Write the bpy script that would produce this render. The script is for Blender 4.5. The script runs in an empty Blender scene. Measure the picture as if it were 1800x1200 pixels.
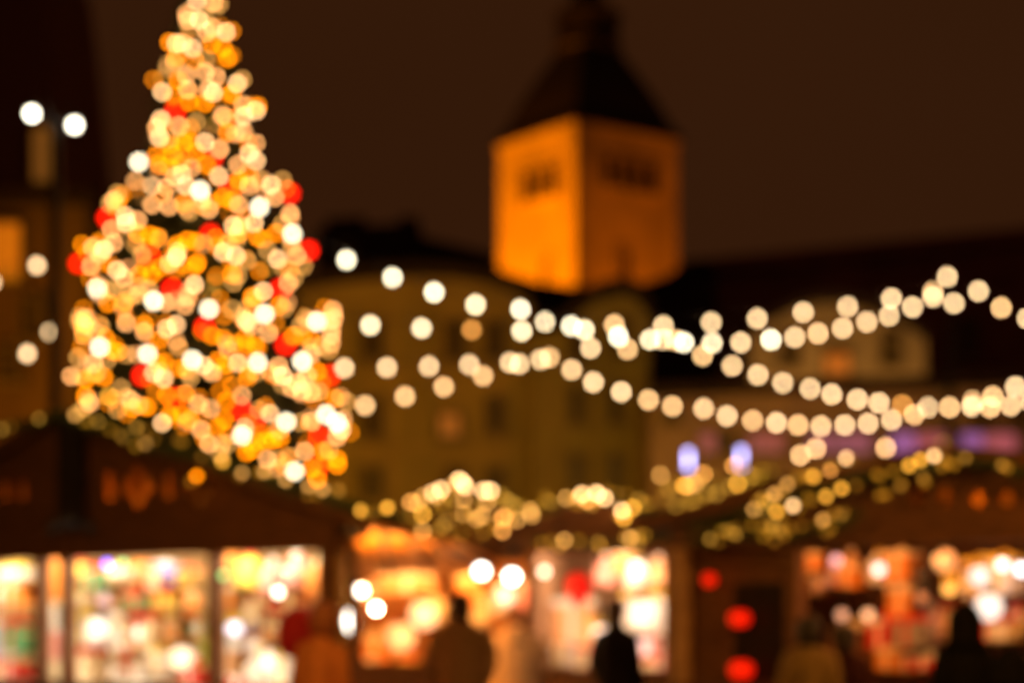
import bpy, bmesh, math, random
from mathutils import Vector, Matrix
from mathutils.geometry import tessellate_polygon
random.seed(11)
SC = bpy.context.scene
COL = SC.collection
# ------------------------------------------------------------------ camera
F = 3500.0                # focal length in photograph pixels (1800 wide)
CZ, HY = 1.65, 1070.0     # eye height, horizon row
cam = bpy.data.cameras.new('camera'); cam_o = bpy.data.objects.new('camera', cam); COL.objects.link(cam_o)
cam_o.location = (0, 0, CZ); cam_o.rotation_euler = (math.pi/2, 0, 0)
cam.lens = 70; cam.sensor_width = 36; cam.shift_y = (HY-600)/1800.0
cam.clip_start = .05; cam.clip_end = 3000
cam.dof.use_dof = True; cam.dof.focus_distance = 5.0; cam.dof.aperture_fstop = 1.12
cam.dof.aperture_blades = 11; cam.dof.aperture_rotation = .3
SC.camera = cam_o
# ------------------------------------------------------------------ night sky
world = bpy.data.worlds.new('World'); SC.world = world; world.use_nodes = True
wn = world.node_tree
bg = wn.nodes['Background']; bg.inputs['Strength'].default_value = 1.0
tc = wn.nodes.new('ShaderNodeTexCoord'); ns = wn.nodes.new('ShaderNodeTexNoise'); ns.inputs['Scale'].default_value = 1.6
ns.inputs['Detail'].default_value = 3
rp = wn.nodes.new('ShaderNodeValToRGB')
rp.color_ramp.elements[0].position = .3; rp.color_ramp.elements[0].color = (.027, .0078, .0020, 1)
rp.color_ramp.elements[1].position = .75; rp.color_ramp.elements[1].color = (.036, .0112, .0034, 1)
wn.links.new(tc.outputs['Generated'], ns.inputs['Vector']); wn.links.new(ns.outputs['Fac'], rp.inputs[0]); wn.links.new(rp.outputs[0], bg.inputs[0])
# ------------------------------------------------------------------ exposure
SC.view_settings.view_transform = 'Standard'; SC.view_settings.look = 'None'
SC.view_settings.exposure = 0; SC.view_settings.gamma = 1
SC.cycles.use_adaptive_sampling = False; SC.cycles.use_denoising = True
SC.cycles.max_bounces = 5; SC.cycles.diffuse_bounces = 3; SC.cycles.sample_clamp_indirect = 3.0
try: SC.cycles.use_light_tree = True
except Exception: pass

# ================================================================== helpers
def P(px, py, d): return Vector(((px-900)/F*d, d, CZ+(HY-py)/F*d))
def blur(d): return 44.0*(1-5.0/d)
_mats = {}
def mat(name, col, rough=.8, var=.25, scale=6, metal=0, bump=.2, stretch=(1,1,1)):
    if name in _mats: return _mats[name]
    m = bpy.data.materials.new(name); m.use_nodes = True; nt = m.node_tree; b = nt.nodes['Principled BSDF']
    b.inputs['Roughness'].default_value = rough; b.inputs['Metallic'].default_value = metal
    t = nt.nodes.new('ShaderNodeTexCoord'); mp = nt.nodes.new('ShaderNodeMapping'); mp.inputs['Scale'].default_value = stretch
    n = nt.nodes.new('ShaderNodeTexNoise'); n.inputs['Scale'].default_value = scale; n.inputs['Detail'].default_value = 6
    r = nt.nodes.new('ShaderNodeValToRGB')
    r.color_ramp.elements[0].position = .3; r.color_ramp.elements[1].position = .7
    r.color_ramp.elements[0].color = (*[c*(1-var) for c in col], 1); r.color_ramp.elements[1].color = (*[min(1, c*(1+var)) for c in col], 1)
    bp = nt.nodes.new('ShaderNodeBump'); bp.inputs['Strength'].default_value = bump; bp.inputs['Distance'].default_value = .02
    L = nt.links.new
    L(t.outputs['Object'], mp.inputs[0]); L(mp.outputs[0], n.inputs['Vector']); L(n.outputs['Fac'], r.inputs[0]); L(r.outputs[0], b.inputs['Base Color'])
    L(n.outputs['Fac'], bp.inputs['Height']); L(bp.outputs[0], b.inputs['Normal'])
    _mats[name] = m; return m
def brickmat(name, c1, c2, mortar, scale=1.0, w=.5, h=.25):
    m = mat(name, c1, .85); nt = m.node_tree; b = nt.nodes['Principled BSDF']
    br = nt.nodes.new('ShaderNodeTexBrick'); br.inputs['Color1'].default_value = (*c1, 1); br.inputs['Color2'].default_value = (*c2, 1)
    br.inputs['Mortar'].default_value = (*mortar, 1); br.inputs['Scale'].default_value = scale; br.inputs['Brick Width'].default_value = w; br.inputs['Row Height'].default_value = h
    t = [x for x in nt.nodes if x.type == 'TEX_COORD'][0]
    nt.links.new(t.outputs['Object'], br.inputs['Vector']); nt.links.new(br.outputs['Color'], b.inputs['Base Color']); return m
def emit(name, T, d=None, diam=None, strength=1.0):
    """lamp material; T = wanted brightness of the blurred disc, d/diam = distance and size of the bulb"""
    if name in _mats: return _mats[name]
    if d is not None:
        fr = min(1.0, (diam/d*F/blur(d))**2)*.9
        strength = .80/fr
    m = bpy.data.materials.new(name); m.use_nodes = True; b = m.node_tree.nodes['Principled BSDF']
    mx = max(T); b.inputs['Base Color'].default_value = (.6, .6, .6, 1) if mx < 0 else (*[min(.8, t/mx*.8) for t in T], 1)
    b.inputs['Roughness'].default_value = .3
    b.inputs['Emission Color'].default_value = (*[t/mx for t in T], 1); b.inputs['Emission Strength'].default_value = strength*mx
    _mats[name] = m; return m

class MB:
    def __init__(s): s.v = []; s.f = []; s.mi = []; s.cur = 0
    def add(s, vs, fs):
        o = len(s.v); s.v += [Vector(v) for v in vs]
        for f in fs: s.f.append([i+o for i in f]); s.mi.append(s.cur)
        return s
    def box(s, c, sz, R=None):
        x, y, z = [q/2 for q in sz]
        vs = [Vector((a*x, b*y, e*z)) for a in (-1, 1) for b in (-1, 1) for e in (-1, 1)]
        if R is not None: vs = [R @ v for v in vs]
        c = Vector(c)
        return s.add([v+c for v in vs], [(0,1,3,2),(4,6,7,5),(0,4,5,1),(2,3,7,6),(0,2,6,4),(1,5,7,3)])
    def hexa(s, b4, t4):
        return s.add(list(b4)+list(t4), [(0,3,2,1),(4,5,6,7),(0,1,5,4),(1,2,6,5),(2,3,7,6),(3,0,4,7)])
    def tube(s, pts, r, n=6, r2=None):
        pts = [Vector(p) for p in pts]; rings = []
        for i, p in enumerate(pts):
            t = (pts[min(i+1, len(pts)-1)]-pts[max(i-1, 0)]).normalized()
            up = Vector((0,0,1)) if abs(t.z) < .9 else Vector((1,0,0))
            a = t.cross(up).normalized(); b = t.cross(a)
            rr = r if r2 is None else r+(r2-r)*i/(len(pts)-1)
            rings.append([p+a*math.cos(k*2*math.pi/n)*rr+b*math.sin(k*2*math.pi/n)*rr for k in range(n)])
        vs = sum(rings, []); fs = []
        for i in range(len(pts)-1):
            for k in range(n): fs.append((i*n+k, i*n+(k+1) % n, (i+1)*n+(k+1) % n, (i+1)*n+k))
        fs += [tuple(range(n))[::-1], tuple((len(pts)-1)*n+k for k in range(n))]
        return s.add(vs, fs)
    def lathe(s, prof, c=(0,0,0), n=14, sx=1, sy=1, R=None):
        c = Vector(c); vs = []; fs = []
        for (r, z) in prof:
            for k in range(n):
                v = Vector((math.cos(k*2*math.pi/n)*r*sx, math.sin(k*2*math.pi/n)*r*sy, z))
                vs.append((R @ v if R is not None else v)+c)
        for i in range(len(prof)-1):
            for k in range(n): fs.append((i*n+k, i*n+(k+1) % n, (i+1)*n+(k+1) % n, (i+1)*n+k))
        fs += [tuple(range(n))[::-1], tuple((len(prof)-1)*n+k for k in range(n))]
        return s.add(vs, fs)
    def ball(s, c, r, n=12, m=8, sx=1, sy=1, sz=1):
        return s.lathe([(max(1e-4, math.sin(math.pi*i/m))*r, -math.cos(math.pi*i/m)*r*sz) for i in range(m+1)], c, n, sx, sy)
    def build(s, name, mats, parent=None, origin=(0,0,0), smooth=False):
        me = bpy.data.meshes.new(name); o = Vector(origin)
        me.from_pydata([v-o for v in s.v], [], s.f)
        if not isinstance(mats, (list, tuple)): mats = [mats]
        for m in mats: me.materials.append(m)
        if len(mats) > 1: me.polygons.foreach_set('material_index', s.mi)
        if smooth: me.polygons.foreach_set('use_smooth', [True]*len(me.polygons))
        bm = bmesh.new(); bm.from_mesh(me); bmesh.ops.recalc_face_normals(bm, faces=bm.faces); bm.to_mesh(me); bm.free()
        ob = bpy.data.objects.new(name, me); COL.objects.link(ob)
        if parent is not None: ob.parent = parent
        else: ob.location = o
        return ob
def tag(o, label=None, cat=None, group=None, kind=None):
    if label: o['label'] = label
    if cat: o['category'] = cat
    if group: o['group'] = group
    if kind: o['kind'] = kind
    return o
def thing(name, loc, label, cat, group=None):
    o = bpy.data.objects.new(name, None); COL.objects.link(o); o.location = loc; o.empty_display_size = .1
    return tag(o, label, cat, group)
def holed_plate(outer, holes, W, thick, s=None):
    """plate in a 2D frame (u,z) with holes; W(u, n, z) -> world"""
    s = s or MB()
    loops = [[Vector((a, b, 0)) for a, b in outer]]+[[Vector((a, b, 0)) for a, b in h] for h in holes]
    tris = tessellate_polygon(loops); flat = [p for l in loops for p in l]; N = len(flat)
    vs = [W(p.x, 0, p.y) for p in flat]+[W(p.x, thick, p.y) for p in flat]
    fs = [tuple(t) for t in tris]+[tuple(i+N for i in t)[::-1] for t in tris]
    o = 0
    for l in loops:
        n = len(l)
        for i in range(n): fs.append((o+i, o+(i+1) % n, N+o+(i+1) % n, N+o+i))
        o += n
    return s.add(vs, fs)
ORD = ['first','second','third','fourth','fifth','sixth','seventh','eighth','ninth','tenth','eleventh','twelfth','thirteenth','fourteenth','fifteenth','sixteenth','seventeenth','eighteenth','nineteenth','twentieth']

# ================================================================== materials
WOOD = mat('brown_wood', (.17,.075,.03), .7, .35, 5, stretch=(1,1,9))
WOODD = mat('dark_stained_wood', (.15,.058,.019), .75, .35, 5, stretch=(1,1,7))
WOODL = mat('pale_pine_boards', (.50,.30,.14), .65, .25, 5, stretch=(8,1,1))
SHING = mat('roof_shingles', (.035,.018,.012), .9, .4, 20)
TILES = mat('dark_roof_tiles', (.030,.014,.010), .8, .4, 3)
PLAST = mat('ochre_plaster', (.46,.34,.14), .9, .18, .7)
PLAST2 = mat('olive_plaster', (.40,.33,.13), .9, .18, .7)
PLAST3 = mat('pink_plaster', (.46,.32,.24), .9, .18, .6)
PLAST4 = mat('cream_plaster', (.48,.36,.22), .9, .15, .6)
STONE = mat('tower_plaster', (.50,.40,.24), .9, .25, .45)
DARKST = mat('dark_stone', (.035,.018,.012), .95, .3, 1)
GLASS = mat('dark_window_glass', (.09,.06,.025), .35, .1, 2, bump=0)
FRAME = mat('window_frame_paint', (.30,.22,.10), .6, .1, 5)
ROOFBLK = mat('sooty_copper_roof', (.009,.005,.004), .7, .3, 3)
BLACKM = mat('black_iron', (.02,.017,.015), .5, .2, 20, metal=.6)
CABLE = mat('black_rubber_cable', (.012,.01,.01), .6, .1, 30)
NEEDLE = mat('fir_needles', (.035,.06,.018), .7, .5, 14)
BARK = mat('fir_bark', (.06,.04,.025), .95, .4, 12)
COBBLE = brickmat('cobblestones', (.10,.085,.07), (.07,.06,.05), (.03,.027,.025), 1.0, .16, .11)

# ================================================================== ground
g = MB(); g.add([(-400,-60,0),(400,-60,0),(400,700,0),(-400,700,0)], [(0,1,2,3)])
tag(g.build('ground', COBBLE), kind='structure')

# ================================================================== buildings
def facade_frame(d):
    return lambda px, n, py: Vector(((px-900)/F*d, d+n, CZ+(HY-py)/F*d))
def add_window(root, o, d, px, py, w, h, pane=GLASS, arched=False, label=None, panes=None):
    Wf = facade_frame(d); x0, x1, y0, y1 = px-w/2, px+w/2, py-h/2, py+h/2
    top = [(x1, y0), (x0, y0)]
    if arched: top = [(px+w/2*math.cos(a), y0-w/2*math.sin(a)) for a in [k*math.pi/8 for k in range(9)]]
    outer = [(x0-3, y1+3), (x1+3, y1+3)]+[((a-px)*(1+6/w)+px, b-3) for a, b in top]
    mid = [(x0, y1), (x1, y1)]+top
    m = holed_plate(outer, [mid], Wf, .35); m.v = [v-Vector((0,.32,0)) for v in m.v]
    m.hexa([Wf(px-1,-.10,y1),Wf(px+1,-.10,y1),Wf(px+1,-.05,y1),Wf(px-1,-.05,y1)],[Wf(px-1,-.10,y0),Wf(px+1,-.10,y0),Wf(px+1,-.05,y0),Wf(px-1,-.05,y0)])
    fr = m.build('window', FRAME, root, o)
    if label: fr['label'] = label
    for i, (a, b, pm) in enumerate(panes or [(x0, x1, pane)]):
        q = MB(); t = [(min(max(u, a), b), v) for u, v in top] if not arched else top
        q = holed_plate([(a, y1), (b, y1)]+(t if arched else [(b, y0), (a, y0)]), [], Wf, .02, q); q.v = [v-Vector((0,.034,0)) for v in q.v]
        q.build('pane', pm, fr, o)
    s = MB(); s.box(Wf(px, -.2, y1+5), ((w+16)/F*d, .35, 5/F*d)); s.build('sill', FRAME, fr, o)
def building(name, label, d, outline, depth, wallm, windows, roof=None, extra=None, roofm=TILES):
    """outline: facade polygon in pixels (top edge, left to right) at distance d"""
    Wf = facade_frame(d); xs = [p[0] for p in outline]; o = Wf((xs[0]+xs[-1])/2, 0, HY); o.z = 0
    root = thing(name, o, label, 'building')
    pg = [(xs[0], HY+CZ*F/d), *outline, (xs[-1], HY+CZ*F/d)]
    holed_plate(pg, [], Wf, depth).build('wall', wallm, root, o)
    if roof:
        m = MB()
        for (ax, ay, bx, by, th) in roof:   # a slab of tiles along an outline segment, proud of the wall
            a0, b0 = Wf(ax, -.5, ay), Wf(bx, -.5, by); dz = Vector((0,0,th)); k = Vector((0,depth+1,0))
            lift = Vector((0,0,.01))
            m.hexa([a0+lift, b0+lift, b0+k+lift, a0+k+lift], [a0+dz, b0+dz, b0+k+dz, a0+k+dz])
        m.build('roof', roofm, root, o)
    for w in windows: add_window(root, o, d, *w[:4], **(w[4] if len(w) > 4 else {}))
    if extra: extra(root, o, Wf)
    return root

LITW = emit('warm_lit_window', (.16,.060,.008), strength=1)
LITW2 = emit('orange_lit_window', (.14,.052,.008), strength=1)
LITP = emit('purple_lit_window', (.22,.09,.28), strength=1)
LITP2 = emit('dim_purple_lit_window', (.09,.04,.085), strength=1)
LITK = emit('pink_lit_window', (.26,.07,.09), strength=1)
LITK2 = emit('dim_pink_lit_window', (.10,.038,.045), strength=1)

def b1_extra(root, o, Wf):
    m = MB()
    for py, pr in ((655, .25), (785, .2)):
        m.box(Wf(727, -.0-pr/2, py), (416/F*55, pr, .22))
    m.build('cornice', PLAST, root, o)
    q = MB()
    for px in (620, 718, 752, 905):
        q.hexa([Wf(px-6,-.15,1160),Wf(px+6,-.15,1160),Wf(px+6,-.003,1160),Wf(px-6,-.003,1160)],[Wf(px-6,-.15,540),Wf(px+6,-.15,540),Wf(px+6,-.003,540),Wf(px-6,-.003,540)])
    q.build('pilaster', PLAST2, root, o)
arc = [(520,512),(560,504),(610,497),(670,491),(740,488),(800,490),(850,498),(895,512),(935,535)]
building('gabled_building', 'wide ochre building with a curved gable top behind the central stalls', 55, arc, 14, PLAST,
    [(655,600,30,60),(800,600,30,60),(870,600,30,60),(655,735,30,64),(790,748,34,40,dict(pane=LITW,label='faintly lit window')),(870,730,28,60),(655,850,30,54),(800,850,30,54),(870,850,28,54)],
    roof=[(a[0],a[1],b[0],b[1],.35) for a, b in zip(arc[:-1], arc[1:])], extra=b1_extra)
def b1b_extra(root, o, Wf):
    m = MB()
    for py, pr in ((660, .25), (770, .2)): m.box(Wf(1040, -pr/2, py), (200/F*54, pr, .2))
    m.build('cornice', PLAST2, root, o)
    q = MB()
    for px in (950, 978, 1045, 1112, 1134):
        q.hexa([Wf(px-5,-.15,1160),Wf(px+5,-.15,1160),Wf(px+5,-.003,1160),Wf(px-5,-.003,1160)],[Wf(px-5,-.15,664),Wf(px+5,-.15,664),Wf(px+5,-.003,664),Wf(px-5,-.003,664)])
    q.build('pilaster', PLAST, root, o)
arc2 = [(936,548),(985,545),(1010,532),(1050,515),(1095,507),(1130,515),(1160,538),(1180,570)]
arc2b = [(936,590),(985,585),(1010,560),(1050,530),(1095,520),(1120,530),(1143,560)]
building('classical_building', 'olive building with pilasters and an arched gable right of the wide gabled one', 54, arc2b, 12, PLAST2,
    [(945+70,610,26,46,dict(arched=True)),(1088,600,30,50,dict(arched=True)),(1012,712,20,62),(1080,712,20,62),(1012,830,22,60),(1080,830,22,60)],
    roof=[(a[0],a[1],b[0],b[1],.45) for a, b in zip(arc2b[:-1], arc2b[1:])], extra=b1b_extra)
WP = []
for (px, w, pns) in ((1258,60,[('k2',0,.5),('g',.5,1)]),(1345,60,[('k2',0,1)]),(1475,110,[('p2',0,.35),('p2',.38,1)]),(1618,110,[('p',0,.42),('k',.45,1)]),(1735,100,[('p',0,.42),('k',.45,1)])):
    mm = dict(k=LITK, k2=LITK2, p=LITP, p2=LITP2, g=GLASS)
    WP.append((px, 779, w, 34, dict(panes=[(px-w/2+a*w, px-w/2+b*w, mm[k]) for k, a, b in pns], label='window glowing pink and purple')))
building('long_building', 'long low pink plastered building with purple lit windows on the right', 50, [(1144,700),(1300,694),(1500,688),(1700,682),(1960,672)], 6, PLAST3,
    WP+[(px,730,26,30) for px in (1180,1720,1790)], roof=[(1144,700,1960,672,.3)])
gab = [(1318,590),(1345,572),(1370,558),(1405,540),(1440,532),(1480,534),(1520,545),(1560,560),(1600,578),(1628,600)]
building('pale_gabled_house', 'small pale house with a curved gable above the long pink building', 62, gab, 12, PLAST4,
    [(1390,620,26,42),(1470,645,44,44,dict(pane=LITW2,label='orange glowing pane added for the lit wall')),(1560,620,26,42)], roof=[(a[0],a[1],b[0],b[1],.3) for a, b in zip(gab[:-1], gab[1:])])
CHT = mat('church_roof_tiles', (.28,.10,.085), .9, .3, .5)
building('dark_church', 'huge black church roof rising behind the string lights on the right', 105, [(1196,488),(1300,470),(1500,440),(1700,424),(2100,400)], 25, CHT,
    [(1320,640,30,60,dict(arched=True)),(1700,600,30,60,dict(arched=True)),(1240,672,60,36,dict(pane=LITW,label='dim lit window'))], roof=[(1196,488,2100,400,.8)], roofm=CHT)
building('dark_rooftop_house', 'dark chimneyed house left of the orange tower', 112, [(556,402),(572,400),(574,384),(640,380),(642,396),(700,392),(704,380),(736,382),(740,430),(790,455),(870,462)], 12, DARKST,
    [(610,440,20,26)], roof=[(740,430,870,462,.4)])
def town_extra(root, o, Wf):
    m = MB(); m.box(Wf(20, -.3, 350), (310/F*48, .6, .3)); m.build('cornice', DARKST, root, o)
building('stone_town_hall', 'dark stone hall at the left edge behind the lamp post', 48, [(-260,345),(60,345),(128,350),(150,362)], 10, mat('hall_plaster', (.20,.115,.035), .9, .3, .6),
    [(2,445,76,100,dict(pane=emit('orange_wall_glow', (.40,.115,.003), strength=1),label='orange glowing pane added for the lit wall')),(60,560,34,70),(20,640,34,60)], extra=town_extra)  # emissive orange pane stands in for light falling on the hall wall
building('black_hall_tower', 'black tower rising out of the frame above the dark stone hall', 60, [(-120,-140),(60,-140),(78,0),(112,340)], 8, mat('sooty_hall_wall', (.12,.035,.04), .9),
    [(76,280,30,84,dict(pane=LITW,arched=True,label='tall arched glowing pane added for the lamplit wall patch'))])  # emissive pane added where the lamps light the tower wall
building('dark_hipped_house', 'black hipped roof in front of the foot of the orange tower', 78, [(800,474),(866,478),(892,492),(945,508),(1000,515),(1060,517),(1120,512),(1168,499),(1200,476),(1230,466),(1260,480)], 3, DARKST,
    [(1020,560,18,30)], roof=[(a_[0],a_[1],b_[0],b_[1],.2) for a_, b_ in (lambda L: zip(L[:-1], L[1:]))([(800,474),(866,478),(892,492),(945,508),(1000,515),(1060,517),(1120,512),(1168,499),(1200,476),(1230,466),(1260,480)])])
# tower ------------------------------------------------------------
TD = 92
def tower():
    c0 = P(1012, HY, TD); c0.z = 0
    a = P(877, HY, TD+5.2); b = P(1191, HY, TD+4.0); a.z = b.z = 0
    back = a+b-c0
    root = thing('church_tower', (c0+back)/2, 'square church tower lit orange with a black baroque roof', 'tower'); o = root.location.copy()
    ztop = CZ+(HY-212)/F*TD
    m = MB(); m.hexa([c0, b, back, a], [v+Vector((0,0,ztop)) for v in (c0, b, back, a)]); m.build('wall', STONE, root, o)
    ax, bx = (a-c0).normalized(), (b-c0).normalized()
    na, nb = Vector((ax.y, -ax.x, 0)), Vector((bx.y, -bx.x, 0))
    if na.y > 0: na = -na
    if nb.y > 0: nb = -nb
    def face_window(u, n, s, z, w, h, slats, nm='window'):
        R = Matrix((u, n, Vector((0,0,1)))).transposed()
        c = c0+u*s+Vector((0,0,z))+n*.06
        q = MB(); 
        for sg in (-1, 1):
            q.box(c+u*sg*(w/2), (.18,.22,h+.2), R); q.box(c+Vector((0,0,sg*h/2)), (w-.2,.20,.18), R)
        fr = q.build(nm, STONE, root, o)
        p = MB()
        if slats:
            k = int(slats)
            for i in range(k): p.box(c+u*((i+.5)/k-.5)*w*.98, (w/k*.72,.06,h*.96), R)
        else: p.box(c, (w*.94,.06,h*.94), R)
        p.build('louvre', mat('louvre_wood', (.05,.032,.016), .8), fr, o)
    def zz(py, d=TD+2): return CZ+(HY-py)/F*d
    la, lb = (a-c0).length, (b-c0).length
    face_window(ax, na, la*.43, zz(320), la*.50, 1.65, 3)
    face_window(bx, nb, lb*.52, zz(307), lb*.58, 1.6, 4)
    face_window(ax, na, la*.36, zz(482), .55, 1.5, 0); face_window(bx, nb, lb*.46, zz(470), .7, 1.7, 0)
    # cornice
    cen = (c0+back)/2
    def ring(k, z): return [cen+(v-cen)*k+Vector((0,0,z)) for v in (c0, b, back, a)]
    q = MB(); q.hexa(ring(1.015, ztop-.3), ring(1.03, ztop-.003)); q.build('cornice', STONE, root, o)
    # bell-shaped roof
    prof = [(1.07,0),(1.06,.2),(.98,.5),(.90,1.0),(.81,1.7),(.72,2.3),(.62,2.9),(.50,3.6),(.39,4.2),(.36,4.5)]
    vs = []; fs = []
    for k, z in prof: vs += ring(k, ztop+z)
    for i in range(len(prof)-1):
        for j in range(4): fs.append((i*4+j, i*4+(j+1) % 4, i*4+4+(j+1) % 4, i*4+4+j))
    fs += [(0,3,2,1), tuple(len(vs)-4+j for j in range(4))]
    q = MB(); q.add(vs, fs); rf = q.build('roof', ROOFBLK, root, o)
    q = MB(); q.lathe([(1.55,4.4),(1.75,4.6),(1.55,4.75),(1.55,6.0),(1.8,6.15),(1.2,6.6),(.85,6.9),(.7,7.2),(.7,8.6),(.4,9.2),(.12,12)], cen+Vector((0,0,ztop)), 8)
    q.build('lantern', ROOFBLK, rf, o)
    q = MB(); q.tube([cen+Vector((0,0,ztop+12)), cen+Vector((0,0,ztop+14))], .05); q.ball(cen+Vector((0,0,ztop+13)), .25); q.build('spire_ball', BLACKM, rf, o)
tower()

# floodlights; all but the tower pair are unseen fill added for the facades --------------------------------
def floodlight(loc, target, watts, color, angle, size, label, blend=.6):
    loc = Vector(loc); target = Vector(target)
    root = thing('floodlight', loc, label, 'floodlight', 'floodlights aimed at the buildings')
    dv = (target-loc).normalized(); R = dv.to_track_quat('-Z', 'Y').to_matrix()
    m = MB(); m.box(loc-dv*.08, (.36,.28,.10), R); m.build('housing', BLACKM, root, loc)
    m = MB(); m.box(loc-dv*.02, (.30,.22,.02), R); m.build('lens', emit('floodlight_lens_'+label[:9], color, strength=3), root, loc)
    m = MB(); m.tube([Vector((loc.x, loc.y+.02, .0)), Vector((loc.x, loc.y+.02, loc.z-.15))], .04); m.build('stand', BLACKM, root, loc)
    L = bpy.data.lights.new('floodlight_beam', 'SPOT'); L.energy = watts; L.color = color; L.spot_size = math.radians(angle); L.spot_blend = blend; L.shadow_soft_size = size
    lo = bpy.data.objects.new('floodlight_beam', L); COL.objects.link(lo); lo.parent = root; lo.rotation_euler = R.to_euler(); lo.location = dv*.05
SOD = (1, .36, .03)
floodlight((-9, 87, 8.5), P(930, 430, TD+3), 36000, (1,.235,.0005), 40, .2, 'floodlight on a pole aimed at the left face of the tower')
floodlight((12.5, 87, 8.5), P(1140, 460, TD+3), 5200, (1,.20,.0005), 44, .2, 'floodlight on a pole aimed at the right face of the tower')
floodlight((-7.5, 40, 3.0), P(700, 640, 55), 1250, (1,.44,.02), 110, .3, 'floodlight behind the central stalls lighting the wide gabled building')
floodlight((3, 38, 3.0), P(1010, 700, 54), 1000, (1,.47,.03), 100, .3, 'floodlight behind the central stalls lighting the olive building')
floodlight((9, 37, 3.0), P(1450, 730, 50), 600, (1,.34,.07), 120, .3, 'floodlight behind the right stalls lighting the pink building')
floodlight((9.5, 57.2, 5.5), P(1480, 600, 62), 800, (1,.50,.12), 80, .3, 'floodlight on a pole lighting the pale gabled house')
floodlight((-14.5, 38, 3.0), P(10, 560, 48), 1500, (1,.33,.01), 75, .3, 'floodlight at the foot of the dark stone hall')

def add_fill_lantern(loc, W_, label):  # out-of-frame lanterns added to light the stall fronts and shoppers
    loc = Vector(loc); b = Vector((loc.x, loc.y, 0)); root = thing('fill_lantern', b, label, 'added lamp', 'unseen fill lanterns beside the market')
    m = MB(); m.tube([b, loc-Vector((0,0,.2))], .06, 10, .04); m.build('shaft', BLACKM, root, b)
    m = MB(); m.ball(loc, .14, 14, 10); m.build('globe', emit('fill_lantern_glow', (1,.50,.15), strength=40), root, b, smooth=True)
    m = MB(); m.lathe([(.17,.10),(.12,.16),(.02,.28)], loc, 12); m.build('cap', BLACKM, root, b)
    L = bpy.data.lights.new('fill_lantern_light', 'POINT'); L.energy = W_; L.color = (1,.42,.06); L.shadow_soft_size = .15
    lo = bpy.data.objects.new('fill_lantern_light', L); COL.objects.link(lo); lo.parent = root; lo.location = loc-b-Vector((0,.0,.3))
add_fill_lantern((-3.4, 10, 4.1), 620, 'unseen fill lantern added on the left side of the market lane')
add_fill_lantern((3.5, 10, 4.1), 560, 'unseen fill lantern added on the right side of the market lane')

# ================================================================== bulbs and strings
TONE = dict(W=(1.45,1.25,.85), C=(.97,.53,.22), B=(.84,.36,.11), O=(.92,.225,.001), o=(.48,.12,.001), b=(.42,.17,.05), D=(.40,.19,.042), G=(.118,.062,.008), Q=(.035,.018,.0015),
            Y=(.66,.29,.028), Z=(1.02,.68,.34), X=(1.35,1.05,.62), V=(1.0,.58,.24), K=(.62,.25,.05), g=(.058,.030,.002), R=(1.1,.012,.001), z=(.95,.60,.28))
_bm = {}
def bulb_mesh(tone, d, diam, pear=False):
    dq = round(d/3)*3 if d > 12 else round(d)
    key = (tone, dq, diam, pear)
    if key in _bm: return _bm[key]
    m = MB()
    if pear:
        m.lathe([(.0001,-diam*.52),(diam*.30,-diam*.42),(diam*.48,-diam*.15),(diam*.5,0),(diam*.44,diam*.25),(diam*.28,diam*.48),(diam*.2,diam*.6)], n=10)
        m.cur = 1; m.lathe([(diam*.22,diam*.6),(diam*.24,diam*.65),(diam*.22,diam*1.05),(diam*.08,diam*1.15)], n=8)
    else:
        m.ball((0,0,0), diam/2, 9, 6); m.cur = 1; m.lathe([(diam*.2,diam*.45),(diam*.2,diam*.8)], n=6)
    e = emit('bulb_glow_%s_%d_%d' % (tone if tone.isupper() else 'soft_'+tone, dq, diam*1000), TONE[tone], d, diam)
    o = m.build('bulb', [e, CABLE], smooth=True); me = o.data; bpy.data.objects.remove(o)
    _bm[key] = me; return me
def put_bulb(root, p, tone, d, diam, pear=False, name='bulb'):
    o = bpy.data.objects.new(name, bulb_mesh(tone, d, diam, pear)); COL.objects.link(o); o.parent = root; o.location = p-root.location
    return o
def light_string(name, label, cat, group, pts, diam, cable_pts=None, pear=False, drop=.08, r=.008, strand=None):
    """pts: list of (world position, tone, distance)"""
    c = cable_pts or [p+Vector((0,0,diam*.9)) for p, t, d in pts]
    root = thing(name, c[0].copy(), label, cat, group)
    m = MB(); m.tube(c, r, 5)
    if not pear and not strand:
        pass
    if pear or strand:
        for p, t, d in pts:      # short lead from the cable to each socket
            q = min(c, key=lambda v: (v-p).length); m.tube([p+Vector((0,0,diam*.6)), q], r*.7, 4)
    m.build('cable', CABLE, root, root.location)
    for p, t, d in pts: put_bulb(root, p, t, d, diam, pear)
    if strand: strand(root, c)
    return root
def festoon(label, lst, d0, d1, tone='Z', ext=None):
    fr_ = random.Random(len(lst)); lst = [q if len(q) > 2 else (*q, fr_.choice('ZZVz') if tone == 'Z' else tone) for q in lst]
    x0, x1 = lst[0][0], lst[-1][0]
    pts = []
    for px, py, t in lst:
        d = d0+(d1-d0)*(px-x0)/(x1-x0); pts.append((P(px, py, d), t, d))
    c = [p+Vector((0,0,.115)) for p, t, d in pts]
    if ext:
        if ext[0]: c = [P(*ext[0])]+c
        if ext[1]: c = c+[P(*ext[1])]
    light_string('festoon_string', label, 'string lights', 'festoon strings hung across the square', pts, .095, c, pear=True)

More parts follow.
